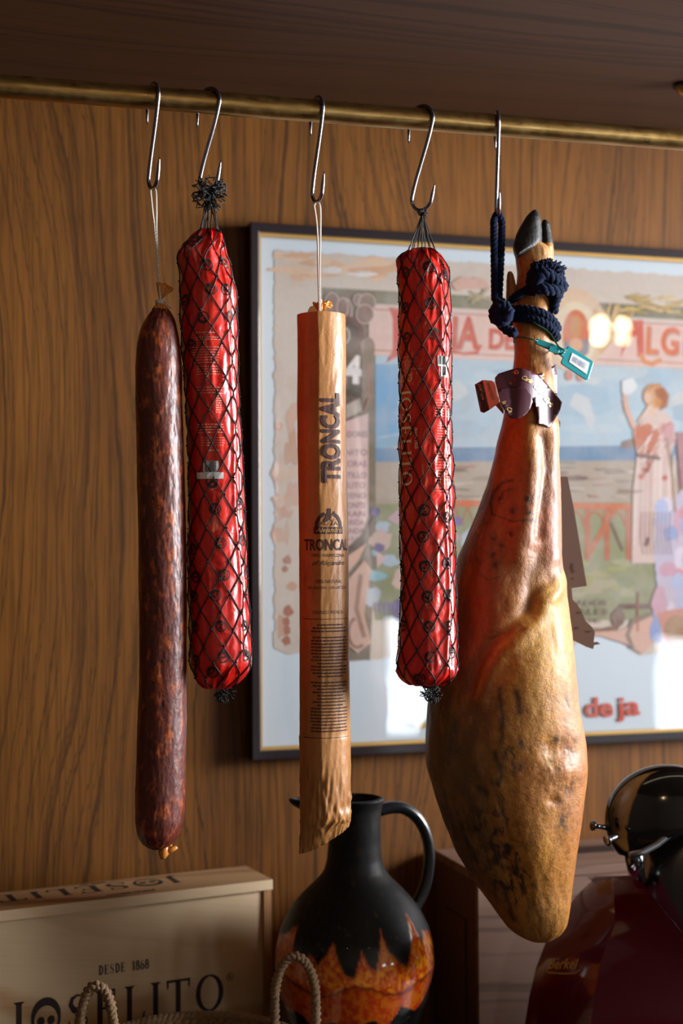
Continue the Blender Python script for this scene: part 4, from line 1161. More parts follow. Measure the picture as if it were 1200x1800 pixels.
# pigment map: fat, cured lean, mould, ink plus shade put in on the left side and in grooves
def L3(rgb): return np.array(lin(rgb))
col = np.zeros((NVH, NTH, 3)) + L3((168, 100, 34))
def blend(mask, rgb):
    global col
    m = np.clip(mask, 0, 1)[..., None]; col = col * (1 - m) + L3(rgb) * m
nz = fbm(HX / 40, PY / 55, np.cos(TH) * 2, 4); nf = fbm(HX / 9, PY / 14, np.cos(TH) * 5, 4); nl = fbm(HX / 14, PY / 90, 3.0, 4)
blend(.55 + .5 * nz, (186, 116, 42))
blend(sstep(720, 560, PY) * .8, (186, 120, 60)); blend(sstep(500, 440, PY) * .8, (196, 146, 96))
blend(G2(HX, PY, 885, 640, 14, 200) * .5, (110, 66, 30))
mid = sstep(760, 860, PY) * sstep(1100, 980, PY)
blend(mid * (.62 + .4 * nz), (132, 82, 42)); blend(sstep(915, 830, HX) * sstep(740, 880, PY) * (.75 + .3 * nl), (74, 62, 42))  # left side darker: its shade put into the rind colour
blend(G2(HX, PY, 968, 930, 26, 100) * (.9 + .4 * nf), (160, 84, 62))
blend(G2(HX, PY, 925, 920, 22, 70) * (.55 + .5 * nf), (168, 92, 70))
blend(seg(HX, PY, [(952, 770), (960, 830), (952, 880)], 11) * .8, (94, 46, 26))  # shade of the two grooves put into the pigment, here and below
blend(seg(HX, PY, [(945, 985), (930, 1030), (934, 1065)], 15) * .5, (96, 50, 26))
blend(seg(HX, PY, [(925, 700), (938, 800)], 12) * .5, (198, 132, 62))
fatm = sstep(-6, 14, (PY - np.interp(HX, [830, 854, 905, 938, 968, 1000], [1230, 1170, 1108, 1070, 1030, 995]))) * sstep(838, 880, HX)
fatm = fatm * sstep(1480, 1280, PY)
blend(fatm * (.72 + .25 * nz), (196, 136, 46))
blend(seg(HX, PY, EDGE, 4.5) * .8, (214, 164, 88))
blend(G2(HX, PY, 960, 1110, 30, 90) * .55, (208, 156, 58))
blend(sstep(985, 1010, HX) * sstep(1010, 1100, PY) * sstep(1560, 1500, PY) * (.55 + .5 * nf), (188, 112, 58))
blend(G2(HX, PY, 985, 1340, 34, 105) * (.65 + .6 * nf), (196, 128, 98))
blend(G2(HX, PY, 1000, 1230, 22, 45) * (.5 + .5 * nf), (186, 120, 92))
blend(G2(HX, PY, 930, 1350, 30, 70) * (.4 + .4 * nf), (186, 96, 54))
blend(G2(HX, PY, 950, 1470, 34, 80) * .6, (204, 140, 56)); blend(G2(HX, PY, 950, 1600, 46, 50) * (.5 + .4 * nf), (196, 146, 84))
# dark left flank: brown bloom, and its shaded side put into the pigment
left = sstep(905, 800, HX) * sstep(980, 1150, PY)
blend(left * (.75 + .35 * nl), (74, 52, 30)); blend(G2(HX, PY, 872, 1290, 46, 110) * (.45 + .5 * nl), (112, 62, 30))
# black mould streaks
def streaks(X, Y_, k=1.0, seed=0.0): return 1 - np.abs(vn(X / (5 * k), Y_ / 34, seed)) * 3.6
st = np.clip(streaks(HX - (PY - 1380) * .22, PY, 1.1, 4.4), 0, 1) * (.5 + nf)
zone = np.clip(G2(HX - (PY - 1470) * .28, PY, 872, 1485, 44, 92) * 1.9, 0, 1)
blend(zone * sstep(.1, .5, st + .5 * nf) * .95, (34, 24, 18))
blend(G2(HX, PY, 880, 1500, 30, 45) * sstep(-.1, .25, nf) * .9, (40, 30, 22))
for pts, w in (([(862, 1352), (880, 1395), (890, 1425), (897, 1455), (912, 1460)], 2.6), ([(878, 1360), (886, 1402), (892, 1430)], 2.2), ([(872, 1310), (880, 1345), (875, 1360)], 7), ([(893, 1298), (886, 1318)], 3), ([(845, 1368), (856, 1378)], 6),
               ([(792, 1330), (798, 1290), (806, 1260)], 7), ([(804, 1280), (808, 1310)], 8), ([(840, 1405), (838, 1410)], 5), ([(815, 1440), (830, 1480), (850, 1520)], 5), ([(900, 1300), (902, 1346)], 2.5), ([(912, 1330), (914, 1336)], 4), ([(913, 1290), (918, 1300)], 4),
               ([(795, 1420), (802, 1470)], 3), ([(884, 1545), (896, 1590), (905, 1605)], 6), ([(878, 1200), (884, 1250), (880, 1290)], 4), ([(905, 1205), (912, 1240)], 5)):
    blend(seg(HX + 2.5 * vn(PY / 9, HX / 20, 1), PY, pts, w) * sstep(-.45, .2, nf + .3) * .85, (36, 26, 20))
for cx, cy, sx, sy in ((962, 1298, 13, 13), (1003, 1300, 10, 20), (975, 1392, 8, 7), (990, 1375, 16, 12), (1003, 1365, 9, 9), (985, 1430, 14, 20), (970, 1290, 20, 8)):
    blend(G2(HX, PY, cx, cy, sx, sy) * sstep(-.2, .25, nf) * .85, (56, 44, 38))
for cx, cy in ((958, 1320), (975, 1325)):
    blend(G2(HX, PY, cx, cy, 12, 14) * sstep(0, .3, nf) * .7, (222, 190, 130))
blend(seg(HX, PY, [(985, 1214), (992, 1235)], 2) * .8, (60, 34, 24))
# grey-green stencil marks on the upper flank
ink = seg(HX, PY, [(900, 847), (884, 850), (868, 866), (861, 885), (864, 905)], 2.6) + seg(HX, PY, [(864, 905), (900, 918), (930, 915)], 1.8) * .8 + seg(HX, PY, [(878, 880), (884, 866), (900, 862)], 2) * .8
for cx, cy in ((855, 915), (843, 942), (868, 945), (856, 965), (868, 975), (880, 960), (848, 990), (872, 992), (838, 985), (900, 900), (928, 905), (930, 915), (925, 880), (880, 880), (897, 940)):
    ink = ink + G2(HX, PY, cx, cy, 5, 6) * (nf > -.15)
ink = ink * 1.25 + seg(HX, PY, [(845, 1005), (860, 1018), (885, 1010)], 1.6) * .6
blend(ink * 1.0 * sstep(-.6, .2, nf + .2), (44, 40, 30))
blend((nf > .55) * .35, (120, 66, 34)); blend(sstep(.35, .8, fbm(HX / 4, PY / 5, 1.0, 2)) * .2, (220, 160, 90))
col = np.clip(col * np.array([1.0, 1.04, .86]), 0, 1)
t = NT('cured_ham_skin'); co = t.coord(); c = t.attr('Col', 'Color')
n1 = t.noise(co, 150, 5, .65); n2 = t.noise(t.mapping(co, (1, 1, .35)), 60, 4, .6); n3 = t.noise(co, 900, 2)
c = t.mix(t.math('MULTIPLY', t.ramp(n1, [(.4, 1), (.56, 0)]), .35), c, lin((92, 50, 24)))
c = t.mix(t.math('MULTIPLY', t.ramp(n2, [(.5, 0), (.7, 1)]), .25), c, lin((214, 150, 78)))
t.set(color=c, rough=t.math('ADD', .36, t.math('MULTIPLY', n1, .3)), coat=.18, coatr=.3, sss=.0)
t.bump(t.math('ADD', n1, t.math('MULTIPLY', n3, .25)), .6, .0020)
M_HAM = t.m
ham = empty('cured_ham', BH.at(0, 1300, 0), 'whole cured ham leg with black hoof hanging by navy rope from the last hook', 'ham')
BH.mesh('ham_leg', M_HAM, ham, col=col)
# dew claw, second toe and hooves
t = NT('hoof'); co = t.coord(); n1 = t.noise(co, 130, 5, .65); n2 = t.noise(t.mapping(co, (1, 1, .2)), 300, 3)
t.set(color=t.mix(t.ramp(n1, [(.45, 0), (.7, 1)]), lin((10, 9, 9)), lin((44, 38, 36))), rough=.55); t.bump(t.math('ADD', n1, n2), .5, .0012)
M_HOOF = t.m
M_SHANK = simple('shank_skin', (178, 116, 64), .45, vs=80, var=.25, bump=.4, bs=300)
def toe(name, rows_, Y, m, thick, nv=50):
    rj = lambda TH, PY: .0007 * fbm(np.sin(TH) * 3, PY / 9, np.cos(TH) * 3, 3)
    Bt = Body(rows_, Y, nv, 40, 1.0, thick=thick, disp=rj); Bt.mesh(name, m, ham); return Bt
toe('hoof', [(370.5, 936, 943), (373, 932, 946), (380, 925, 949), (390, 919, 951), (400, 913, 951.5), (410, 908, 952), (420, 904.5, 952), (430, 901.5, 950), (438, 901, 944), (446, 903, 928), (452, 905, 915)], YR - .001, M_HOOF, np.interp(np.arange(50), [0, 8, 49], [.006, .012, .0195]))
toe('hoof', [(387, 954, 959), (390, 952, 964), (396, 951, 967), (410, 950.5, 969), (422, 951, 971), (430, 952, 972), (436, 953, 971)], YR + .004, M_HOOF, np.interp(np.arange(50), [0, 8, 49], [.004, .009, .013]))
toe('toe', [(424, 954, 969), (432, 952, 972), (445, 951, 973), (460, 952, 972.5), (475, 955, 969)], YR + .002, M_SHANK, np.interp(np.arange(50), [0, 12, 49], [.008, .013, .010]))
toe('dewclaw', [(478, 893, 899), (482, 891, 902), (490, 890, 904), (500, 889.5, 906), (520, 889, 911), (540, 889, 916), (556, 893, 916), (562, 899, 912)], YR + .004, M_SHANK, np.interp(np.arange(50), [0, 10, 49], [.004, .0065, .011]))

# --- navy rope: doubled loop from the hook, two turns about the shank, knot with a frayed end
t = NT('navy_rope'); co = t.coord(); n1 = t.noise(co, 500, 3, .6)
t.set(color=t.mix(n1, lin((5, 14, 34)), lin((12, 32, 66))), rough=.85, spec=.15, sheen=.05); t.bump(n1, .8, .0012)
M_ROPE = t.m
rope = empty('navy_rope', P(873, 545, YR), 'thick navy blue rope looped over the last hook and knotted round the ham shank', 'rope')
RR = .0050
def S3(px, py, dy=0.0): return P(px, py, YR + dy)
hb = HK[5]
m = MB()
twisted(m, [hb + Vector((-.006, -.003, -.10 + .0)) + Vector((0, 0, 0)), hb + Vector((-.0058, -.002, -.05)), hb + Vector((-.0055, -.001, -.014)), hb + Vector((-.0045, 0, -.004)), hb + Vector((0, 0, .0035)), hb + Vector((.0045, 0, -.004)), hb + Vector((.0055, .001, -.014)), hb + Vector((.004, .001, -.05)), hb + Vector((.001, .001, -.10))], RR * .92, 3, 62)
twisted(m, [hb + Vector((-.006, -.003, -.10)), S3(874, 530, -.006), S3(871, 548, -.010), S3(880, 556, -.020)], RR, 3, 62)
twisted(m, [hb + Vector((.001, .001, -.10)), S3(882, 530, .002), S3(884, 545, .004), S3(890, 552, .0)], RR, 3, 62)
m.build('hanging_loop', M_ROPE, rope)
c0 = S3(935, 556)
def around(prof, extra=.0046, a0=-100, a1=260, n=34, R_=RR, name='rope_turn', tk_=.0205, hw=33.5):
    """prof: (screen px, py) heights used on the near side; closed behind the shank"""
    pts = []
    for i in range(n + 1):
        a = math.radians(a0 + (a1 - a0) * i / n)
        px = 935 + hw * math.sin(a); py = np.interp(px, [p[0] for p in prof], [p[1] for p in prof])
        c = P(935, py, YR); h = hw * depth_of(c) / F_PX + extra
        pts.append(c + Vector(BH.Rr) * (h * math.sin(a)) + Vector(BH.F) * ((tk_ + extra) * math.cos(a)))
    mm = MB(); twisted(mm, pts, R_, 3, 62); return mm.build(name, M_ROPE, rope)
around([(900, 549), (920, 550), (945, 556), (960, 566), (970, 580)], R_=.0066, extra=.0058)
around([(900, 560), (920, 563), (945, 570), (960, 580), (970, 596)], R_=.0062, extra=.0056)
around([(900, 536), (912, 524), (930, 514), (950, 511), (960, 518), (970, 536)], R_=.0054)
m = MB(); twisted(m, [S3(868, 552, -.012), S3(872, 540, -.018), S3(886, 538, -.022), S3(894, 550, -.023), S3(886, 564, -.021), S3(872, 562, -.016), S3(867, 552, -.012)], .0074, 3, 55)
twisted(m, [S3(872, 560, -.010), S3(885, 575, -.014), S3(896, 583, -.018), S3(906, 586, -.023)], .0064, 3, 62)
m.build('side_knot', M_ROPE, rope)
m = MB()
twisted(m, [S3(938, 515, -.024), S3(934, 495, -.031), S3(942, 474, -.036), S3(962, 470, -.038), S3(978, 484, -.036), S3(984, 503, -.032), S3(972, 516, -.028)], .0080, 3, 50)
twisted(m, [S3(946, 511, -.032), S3(943, 494, -.040), S3(956, 481, -.044), S3(974, 490, -.042), S3(990, 506, -.034)], .0076, 3, 50)
twisted(m, [S3(940, 505, -.036), S3(955, 508, -.042), S3(975, 509, -.040), S3(989, 504, -.034)], .0074, 3, 50)
twisted(m, [S3(955, 466, -.030), S3(975, 470, -.032), S3(984, 488, -.030), S3(984, 510, -.026), S3(975, 530, -.022), S3(972, 548, -.018)], .0066, 3, 55)
twisted(m, [S3(941, 480, -.034), S3(950, 466, -.034), S3(968, 462, -.032)], .0058, 3, 55)
twisted(m, [S3(950, 500, -.034), S3(958, 488, -.038), S3(970, 492, -.038), S3(968, 502, -.036)], .0080, 3, 50)
m.build('top_knot', M_ROPE, rope)
m = MB()
for k in range(150):
    u = random.random(); base = S3(938 + 48 * u, 472 - 4 * math.sin(PI * u) + (14 * (u - .75) if u > .75 else 0) + random.uniform(-2, 8), random.uniform(-.046, -.026))
    ang = -.9 + 2.2 * u + random.uniform(-.35, .35)
    d = Vector((math.sin(ang), random.uniform(-.5, .3), math.cos(ang))).normalized(); ln = random.uniform(.005, .010)
    m.tube([base - d * .004, base, base + d * ln * .6, base + d * ln], [.0012, .0014, .0012, .0007], 6)
m.build('frayed_end', M_ROPE, rope)

# --- teal security seal
M_TEAL = simple('teal_plastic', (22, 142, 150), .28, coat=.4, var=.06)
M_GREENW = simple('green_wire', (16, 74, 58), .4)
seal = empty('security_seal', S3(985, 610, -.03), 'teal plastic security seal with white barcode on green wire round the ham shank', 'tag')
def slab(name, pts, th, m, parent, z=-.0, bev=.0006):
    """flat plate from photo outline; pts = (px, py, dy)"""
    V = [S3(*p) for p in pts]
    nrm = (V[1] - V[0]).cross(V[-1] - V[0]).normalized()
    if nrm.y < 0: nrm = -nrm
    W = [v + nrm * th for v in V]; n = len(V)
    mb = MB(); mb.add(V + W, [tuple(range(n)), tuple(range(2 * n - 1, n - 1, -1))] + [(i, i + n, (i + 1) % n + n, (i + 1) % n) for i in range(n)])
    o = mb.build(name, m, parent, False, bevel=bev, seg=2)
    return o
slab('tag_plate', [(1000, 608, -.034), (1041, 634, -.034), (1043, 638, -.034), (1034, 667, -.034), (1030, 668, -.034), (987, 640, -.034), (986, 636, -.034), (998, 609, -.034)], .0022, M_TEAL, seal)
slab('barcode_sticker', [(1005.5, 620, -.0346), (1036, 637.5, -.0346), (1031, 658, -.0346), (1000, 636, -.0346)], .0004, M_WHITE, seal, bev=0)
for i in range(13):
    u0 = .14 + i * .056; u1 = u0 + random.choice([.018, .028])
    A, B_, C_, D_ = Vector((1005.5, 620)), Vector((1036, 637.5)), Vector((1031, 658)), Vector((1000, 636))
    def q(u, v): p_ = A.lerp(B_, u).lerp(D_.lerp(C_, u), v); return (p_.x, p_.y, -.0351)
    if i == 0: mbb = MB()
    mbb.add([S3(*q(u0, .22)), S3(*q(u1, .22)), S3(*q(u1, .72)), S3(*q(u0, .72))], [(0, 1, 2, 3)])
mbb.build('barcode', simple('blue_ink', (96, 104, 140), .5), seal, False)
slab('seal_strap', [(944, 594, -.030), (972, 604, -.033), (988, 611, -.034), (999, 613, -.034), (992, 630, -.034), (981, 622, -.034), (972, 618, -.033), (941, 604, -.030)], .0034, M_TEAL, seal, bev=.001)
slab('seal_latch', [(966, 608, -.0355), (984, 613, -.0365), (982, 623, -.0365), (964, 617, -.0355)], .0022, M_TEAL, seal, bev=.0006)
m = MB()
m.tube([S3(x, y, d_) for x, y, d_ in ((936, 566, -.0285), (946, 572, -.029), (958, 579, -.029), (968, 588, -.030), (975, 600, -.033), (982, 610, -.037), (990, 615, -.038), (996, 616, -.037))], .0010, 8)
m.tube([S3(x, y, d_) for x, y, d_ in ((903, 602, -.006), (903, 596, -.014), (910, 593, -.022), (922, 593, -.027), (934, 596, -.029), (945, 600, -.031))], .0010, 8)
m.tube([S3(x, y, d_) for x, y, d_ in ((971, 617, -.020), (975, 622, -.030), (985, 622, -.037), (993, 618, -.038))], .0011, 8)
m.build('seal_wire', M_GREENW, seal)

# --- maroon paper band folded about the shank
t = NT('maroon_card'); t.set(color=lin((74, 24, 44)), rough=.4, coat=.25, coatr=.25, sheen=.0)
M_MAR = t.m
M_GLD = simple('gold_script', (232, 190, 118), .35, .5)
band = empty('paper_band', S3(915, 690, -.04), 'maroon paper band with gold script folded round the ham shank', 'label')
def sheet(name, pts, dyf, m, parent, step=6.0, th=.0005):
    """paper cut to an outline (photo px) and bent by dyf(px, py)"""
    g = cut2d(([(a, -b_) for a, b_ in pts], [tuple(range(len(pts)))]), step)
    V = [S3(x, -y_, dyf(x, -y_)) for x, y_ in g[0]]
    me = mesh_from(V, g[1], name); o = link(name, me, m, parent)
    md = o.modifiers.new('thick', 'SOLIDIFY'); md.thickness = th; md.offset = 0
    return o
def hamfront(x, y): 
    h = np.interp(y, pyv, halfpx); c = np.interp(y, pyv, (hl + hr) / 2); k = np.interp(y, pyv, tk)
    u = min(1.0, abs(x - c) / (h + 6)); return -(k + .006) * math.sqrt(max(0, 1 - u * u)) + YH(y) - YR
bk = lambda x, y: hamfront(x, y) - .003
sheet('band_back', [(946, 660), (960, 651), (976, 641), (978, 655), (979, 694), (972, 690), (955, 672)], lambda x, y: -.012 - .016 * (1 - (x - 944) / 36.0), M_MAR, band)
sheet('band_front', [(869.5, 664), (875.5, 657), (890, 652), (907, 647), (918, 647), (930, 651), (944, 658), (952, 664), (965, 680), (977, 694), (988, 707), (984, 722), (966, 752), (944, 744), (946, 735), (941, 712), (936, 700), (930, 712), (923, 729), (909, 737), (897, 735), (888, 724), (879, 709), (873, 690), (870, 676)],
      lambda x, y: hamfront(min(max(x, 900), 968), y) - .007 - .004 * math.sin((x - 870) / 19.0) - .00016 * max(0, x - 950) * 1.0, M_MAR, band)
sheet('band_fold', [(872, 690), (880, 684), (895, 681), (912, 679), (925, 684), (933, 694), (936, 706), (931, 719), (922, 730), (909, 737), (897, 735), (888, 724), (879, 709)],
      lambda x, y: hamfront(min(max(x, 900), 968), y) - .013 - .002 * math.sin((x - 870) / 15.0), M_MAR, band)
f_ = lambda dx: (lambda x, y: S3(x, y, hamfront(min(max(x, 900), 968), y) - .0085 - .004 * math.sin((x - 870) / 19.0) - .00016 * max(0, x - 950)))
def script(s_, px, py, size, ang, dyx=-.0, fn=None):
    g = text2d(s_, size, .012, .45, .85); V, Fc = xf2d(g, 0, 0, 1, 1, ang)
    fn = fn or f_(0)
    me = mesh_from([fn(px + a, py - b_) for a, b_ in V], Fc); o = link('gold_lettering', me, M_GLD, band, False); return o
script('Carla \u00b7 Carla', 937, 678, 11, -.90)
script('Carla', 915, 665, 11, -.45); script('\u00b7 Ca', 898, 657, 9, .0)
script('Carla', 951, 667, 10, .38, fn=lambda x, y: S3(x, y, -.0135 - .016 * (1 - (x - 944) / 36.0)))
script('la \u00b7 Ca', 881, 706, 11, -.95, fn=lambda x, y: S3(x, y, hamfront(min(max(x, 900), 968), y) - .0142 - .002 * math.sin((x - 870) / 15.0)))
m = MB()
for (x, y, r_2) in ((897, 674, 3.0), (886, 688, 2)):
    g = disc2d(x, y, r_2, r_2, 8); m.add([f_(0)(a, b_) for a, b_ in g[0]], g[1])
m.build('red_flower_print', simple('red_print', (160, 24, 34), .4), band, False)
sw = empty('swing_tag', S3(850, 695, -.02), 'small pink and dark cardboard tag sticking out left of the maroon band', 'tag')
tagf = lambda x, y: -.020 - .0004 * (x - 834)
sheet('tag_dark_half', [(834, 676), (848, 668), (860, 720.5), (850, 726), (844, 723.5)], tagf, simple('dark_card', (44, 18, 24), .3, coat=.4), sw)
sheet('tag_pink_half', [(848, 668), (863.5, 669), (870, 672.5), (878.5, 707), (860, 720.5)], tagf, simple('pink_card', (214, 156, 134), .5), sw)
sheet('tag_tail', [(870, 712), (878, 706), (886, 722), (884, 728)], tagf, simple('brown_card', (96, 58, 40), .5), sw)
g = text2d('EMBUTIDO', 7.5, .0, 0, .85); V, Fc = xf2d(g, 0, 0, 1, 1, -1.25)
link('tag_lettering', mesh_from([S3(854.5 + a, 674 - b_, tagf(854 + a, 0) - .0008) for a, b_ in V], Fc), simple('tag_ink', (120, 60, 48), .5), sw, False)
g = text2d('Carla \u00b7 Carla', 6.5, .0, .4, .85); V, Fc = xf2d(g, 0, 0, 1, 1, -1.32)
link('tag_lettering', mesh_from([S3(840 + a, 675 - b_, tagf(840 + a, 0) - .0008) for a, b_ in V], Fc), M_GLD, sw, False)

# --- kraft label standing out behind the ham
M_LAB = simple('kraft_label_card', (92, 66, 52), .7, vs=30)
kl = empty('kraft_label', S3(1000, 960, .02), 'long torn brown kraft label sticking out behind the right side of the ham', 'label')
lf = lambda x, y: .046 - .0001 * (x - 980)
sheet('label_sheet', [(962, 838), (997, 838), (1008, 893), (1018, 953), (1031, 1030), (1004, 1034), (1006, 1054), (1014, 1062), (1022, 1075), (1029, 1092), (1040, 1102), (1045, 1112), (1043, 1129), (1049, 1128), (1055, 1132), (1044, 1134), (1042, 1141), (1030, 1137), (1010, 1127), (970, 1118)], lf, M_LAB, kl, 200.0)
kl.children[0].data.polygons.foreach_set('use_smooth', [False] * len(kl.children[0].data.polygons))
sheet('label_top', [(968, 770), (975, 732), (985, 741), (982, 770), (976, 800), (966, 800)], lambda x, y: .004, M_LAB, kl)
M_STAIN = simple('stain', (64, 38, 26), .6)
for (x, y, w_, h_) in ((1006, 996, 2, 7), (1008, 1004, 1.5, 4), (1007, 1017, 1.4, 2), (1018, 1077, 3, 2), (1014, 1104, 3, 2.5), (1035, 1110, 5, 1.5)):
    g = disc2d(x, y, w_, h_, 8); m = MB(); m.add([S3(a, b_, lf(a, b_) - .0008) for a, b_ in g[0]], g[1]); m.build('label_stain', M_STAIN, kl, False)

# ------------------------------------------------------------------ wooden gift boxes
def ray_z(px, py, z):
    d = P(px, py, 0) - CAM; return CAM + d * ((z - CAM.z) / d.z)
def ray_plane(px, py, o, n):
    d = P(px, py, 0) - CAM; return CAM + d * ((o - CAM).dot(n) / d.dot(n))
ZB = 1.116
FR = ray_z(478, 1545, ZB); FL = ray_z(0, 1600, ZB)
e1 = (FL - FR); e1.z = 0; e1.normalize(); e2 = Vector((e1.y, -e1.x, 0)); e2 = e2 if e2.y > 0 else -e2
BRm = Matrix((e1, e2, Vector((0, 0, 1)))).transposed().to_4x4(); BRm.translation = Vector((FR.x, FR.y, 0))
DEP = 0.092; LEN = 0.74; TH_ = 0.013
gb = empty('wooden_box', BRm @ Vector((LEN / 2, DEP / 2, Z_CT)), 'pale pine gift box with black lettering, lower left against the panelled wall', 'box')
MB().box(0, LEN, -.002, DEP, ZB - TH_, ZB, BRm).build('lid', M_PINE_LID, gb, False, bevel=.0008)
lidedge = MB().box(0.0005, LEN, -.0035, -.002, ZB - TH_, ZB - .0004, BRm).build('lid_edge', M_PINE, gb, False)
MB().box(.0125, LEN - .0125, .0030, .011, Z_CT, ZB - TH_, BRm).build('front_panel', M_PINE, gb, False)
MB().box(.0008, .012, .0, DEP - .002, Z_CT, ZB - TH_, BRm).build('end_panel', wood('pine_end', (168, 122, 80), (120, 82, 50), (180, 136, 92), 'z', ring=3, warp=.3, seed=4), gb, False, bevel=.0005)
MB().box(LEN - .012, LEN - .0008, .0, DEP - .002, Z_CT, ZB - TH_, BRm).build('end_panel', M_PINE, gb, False, bevel=.0005)
MB().box(.0125, LEN - .0125, DEP - .010, DEP - .002, Z_CT, ZB - TH_, BRm).build('back_panel', M_PINE, gb, False)
M_BRAND = simple('burnt_print', (40, 24, 22), .7)
fo = BRm @ Vector((0, .0026, 0))
def uz(px, py):
    p = ray_plane(px, py, fo, e2); q = BRm.inverted() @ p; return q.x, q.z
def on_front(x, z): return BRm @ Vector((x, .0026, z))
ua, za = uz(16, 1806); ub, zb_ = uz(400, 1797); zbase = (za + zb_) / 2
glyphs = 'JOSELITO'; x = 0; out = []; H_ = .047
for i, ch in enumerate(glyphs):
    g_, w_ = serif(ch)
    if i == 1:
        g_ = join2d([ribbon2d([(.5 + .42 * math.cos(a), .46 + .46 * math.sin(a)) for a in np.linspace(0, 2 * PI, 30)[:-1]], [.09 + .13 * max(0, math.sin(a)) for a in np.linspace(0, 2 * PI, 30)[:-1]], True), disc2d(.34, .42, .12), disc2d(.66, .42, .12), disc2d(.5, .2, .03)])
    out.append(xf2d(g_, x, 0, .86, 1)); x += (w_ + .13) * .86
Vt, Ft = join2d(out); W_ = ua - ub
printing('printed_lettering', ([(a / x * W_, b_ * H_) for a, b_ in Vt], Ft), lambda a, b_: on_front(ua - a, zbase + b_), M_BRAND, gb)
g_, L_ = serif_line('DESDE  1868', 1.0, .95, .12, .25, .10); u0_, z0_ = uz(173, 1712); u1_, z1_ = uz(263, 1704)
k_ = (u0_ - u1_) / L_
printing('printed_lettering', ([(a * k_, b_ * .0118) for a, b_ in g_[0]], g_[1]), lambda a, b_: on_front(u0_ - a, (z0_ + z1_) / 2 + b_), M_BRAND, gb)
ur, zr_ = uz(404, 1717)
rg = join2d([ring2d(0, 0, .0047, .0009), xf2d(text2d('R', .0078, .02), -.0024, -.0028)])
printing('registered_mark', rg, lambda a, b_: on_front(ur - a, zr_ + b_), M_BRAND, gb)
# the same name on the lid, facing the wall
p1_ = BRm.inverted() @ ray_z(345, 1540, ZB); Wl = .30
printing('lid_lettering', ([(a / x * Wl, b_ * .036) for a, b_ in Vt], Ft), lambda a, b_: BRm @ Vector((p1_.x + .022 + a, DEP * .80 - b_, ZB + .0003)), M_BRAND, gb)
printing('lid_lettering', xf2d(text2d('JAMON IBERICO', .011, .03, 0, .8), 0, 0), lambda a, b_: BRm @ Vector((p1_.x + .075 + a, .016 - b_, ZB + .0003)), M_BRAND, gb)
printing('lid_lettering', xf2d(text2d('DESDE 1868', .008, .03, 0, .8), 0, 0), lambda a, b_: BRm @ Vector((p1_.x + .12 + a, DEP - .006 - b_, ZB + .0003)), M_BRAND, gb)

ZR = 1.120; xk = ray_z(840, 1537, ZR); x0b = xk.x; yfb = xk.y
x1b = 1.30
pb_ = empty('wooden_box', ((x0b + x1b) / 2, yfb / 2, Z_CT), 'brown wooden box behind the ham and the slicer, right of the jug', 'box')
MB().box(x0b, x1b, yfb, -.008, ZR - .012, ZR).build('lid', M_CEDAR, pb_, False, bevel=.0008)
MB().box(x0b + .001, x1b - .001, yfb + .002, yfb + .012, Z_CT, ZR - .012).build('front_panel', M_CEDAR, pb_, False)
M_CEDD = simple('side_board', (96, 66, 52), .6)
MB().box(x0b + .001, x0b + .012, yfb + .012, -.010, Z_CT, ZR - .012).build('side_panel', M_CEDD, pb_, False)
MB().box(x1b - .012, x1b - .001, yfb + .012, -.010, Z_CT, ZR - .012).build('side_panel', M_CEDD, pb_, False)
m = MB()
ya, yb2 = yfb + .045, -.055; za2, zb2 = Z_CT + .02, ZR - .07
m.box(x0b - .0008, x0b + .001, ya, yb2, zb2 - .0015, zb2); m.box(x0b - .0008, x0b + .001, ya, ya + .0015, za2, zb2)
m.build('side_groove', M_CORD, pb_, False)
MB().box(x0b + .16, x1b - .1, yfb + .075, yfb + .115, ZR - .0002, ZR + .0006).build('lid_stripe', simple('dark_stripe', (34, 26, 24), .5), pb_, False)

# ------------------------------------------------------------------ glazed jug
YJ = -0.215
jp = [(1404, 52), (1410, 50), (1420, 47), (1440, 45.5), (1480, 45.5), (1510, 48), (1530, 54), (1545, 66), (1560, 82), (1580, 101), (1600, 116), (1630, 131), (1660, 138), (1695, 140), (1750, 130), (1800, 112), (1850, 90), (1890, 74), (1915, 68), (1924, 64)]
rowsj = [(y_, 623 - h_, 623 + h_) for y_, h_ in jp]
def d_jug(TH, PY):
    sp = np.exp(-((TH + PI / 2) / .34) ** 2) * sstep(1452, 1408, PY) * .046
    return sp + .0006 * fbm(np.sin(TH) * 2, PY / 50, np.cos(TH) * 2, 3)
BJ = Body(rowsj, YJ, 320, 220, 2.0, disp=d_jug)
THj = np.broadcast_to(BJ.th, (320, 220)); PYj = np.broadcast_to(BJ.py[:, None], (320, 220)); JX = 623 + 139 * np.sin(THj)
nj = fbm(np.sin(THj) * 9, PYj / 16, np.cos(THj) * 9, 4); nk = fbm(np.sin(THj) * 26, PYj / 9, np.cos(THj) * 26, 3)
ux = [484, 496, 511, 516, 528, 545, 562, 577, 585, 594, 608, 622, 635, 648, 658, 664, 673, 682, 700, 712, 722, 735, 742, 750, 763]
uy = [1640, 1625, 1612, 1650, 1664, 1650, 1660, 1640, 1622, 1648, 1676, 1680, 1636, 1660, 1668, 1650, 1605, 1640, 1662, 1672, 1640, 1588, 1640, 1620, 1640]
lx = [484, 500, 515, 528, 545, 560, 575, 590, 603, 615, 627, 636, 648, 662, 670, 680, 692, 705, 718, 732, 745, 763]
ly = [1745, 1760, 1748, 1752, 1776, 1770, 1757, 1756, 1772, 1776, 1790, 1762, 1752, 1753, 1766, 1776, 1755, 1733, 1740, 1750, 1738, 1700]
top = np.interp(JX, ux, uy) + 6 * nj + 5 * nk; bot = np.interp(JX, lx, ly) + 4 * nj
colj = np.zeros((320, 220, 3)) + L3((9, 10, 11))
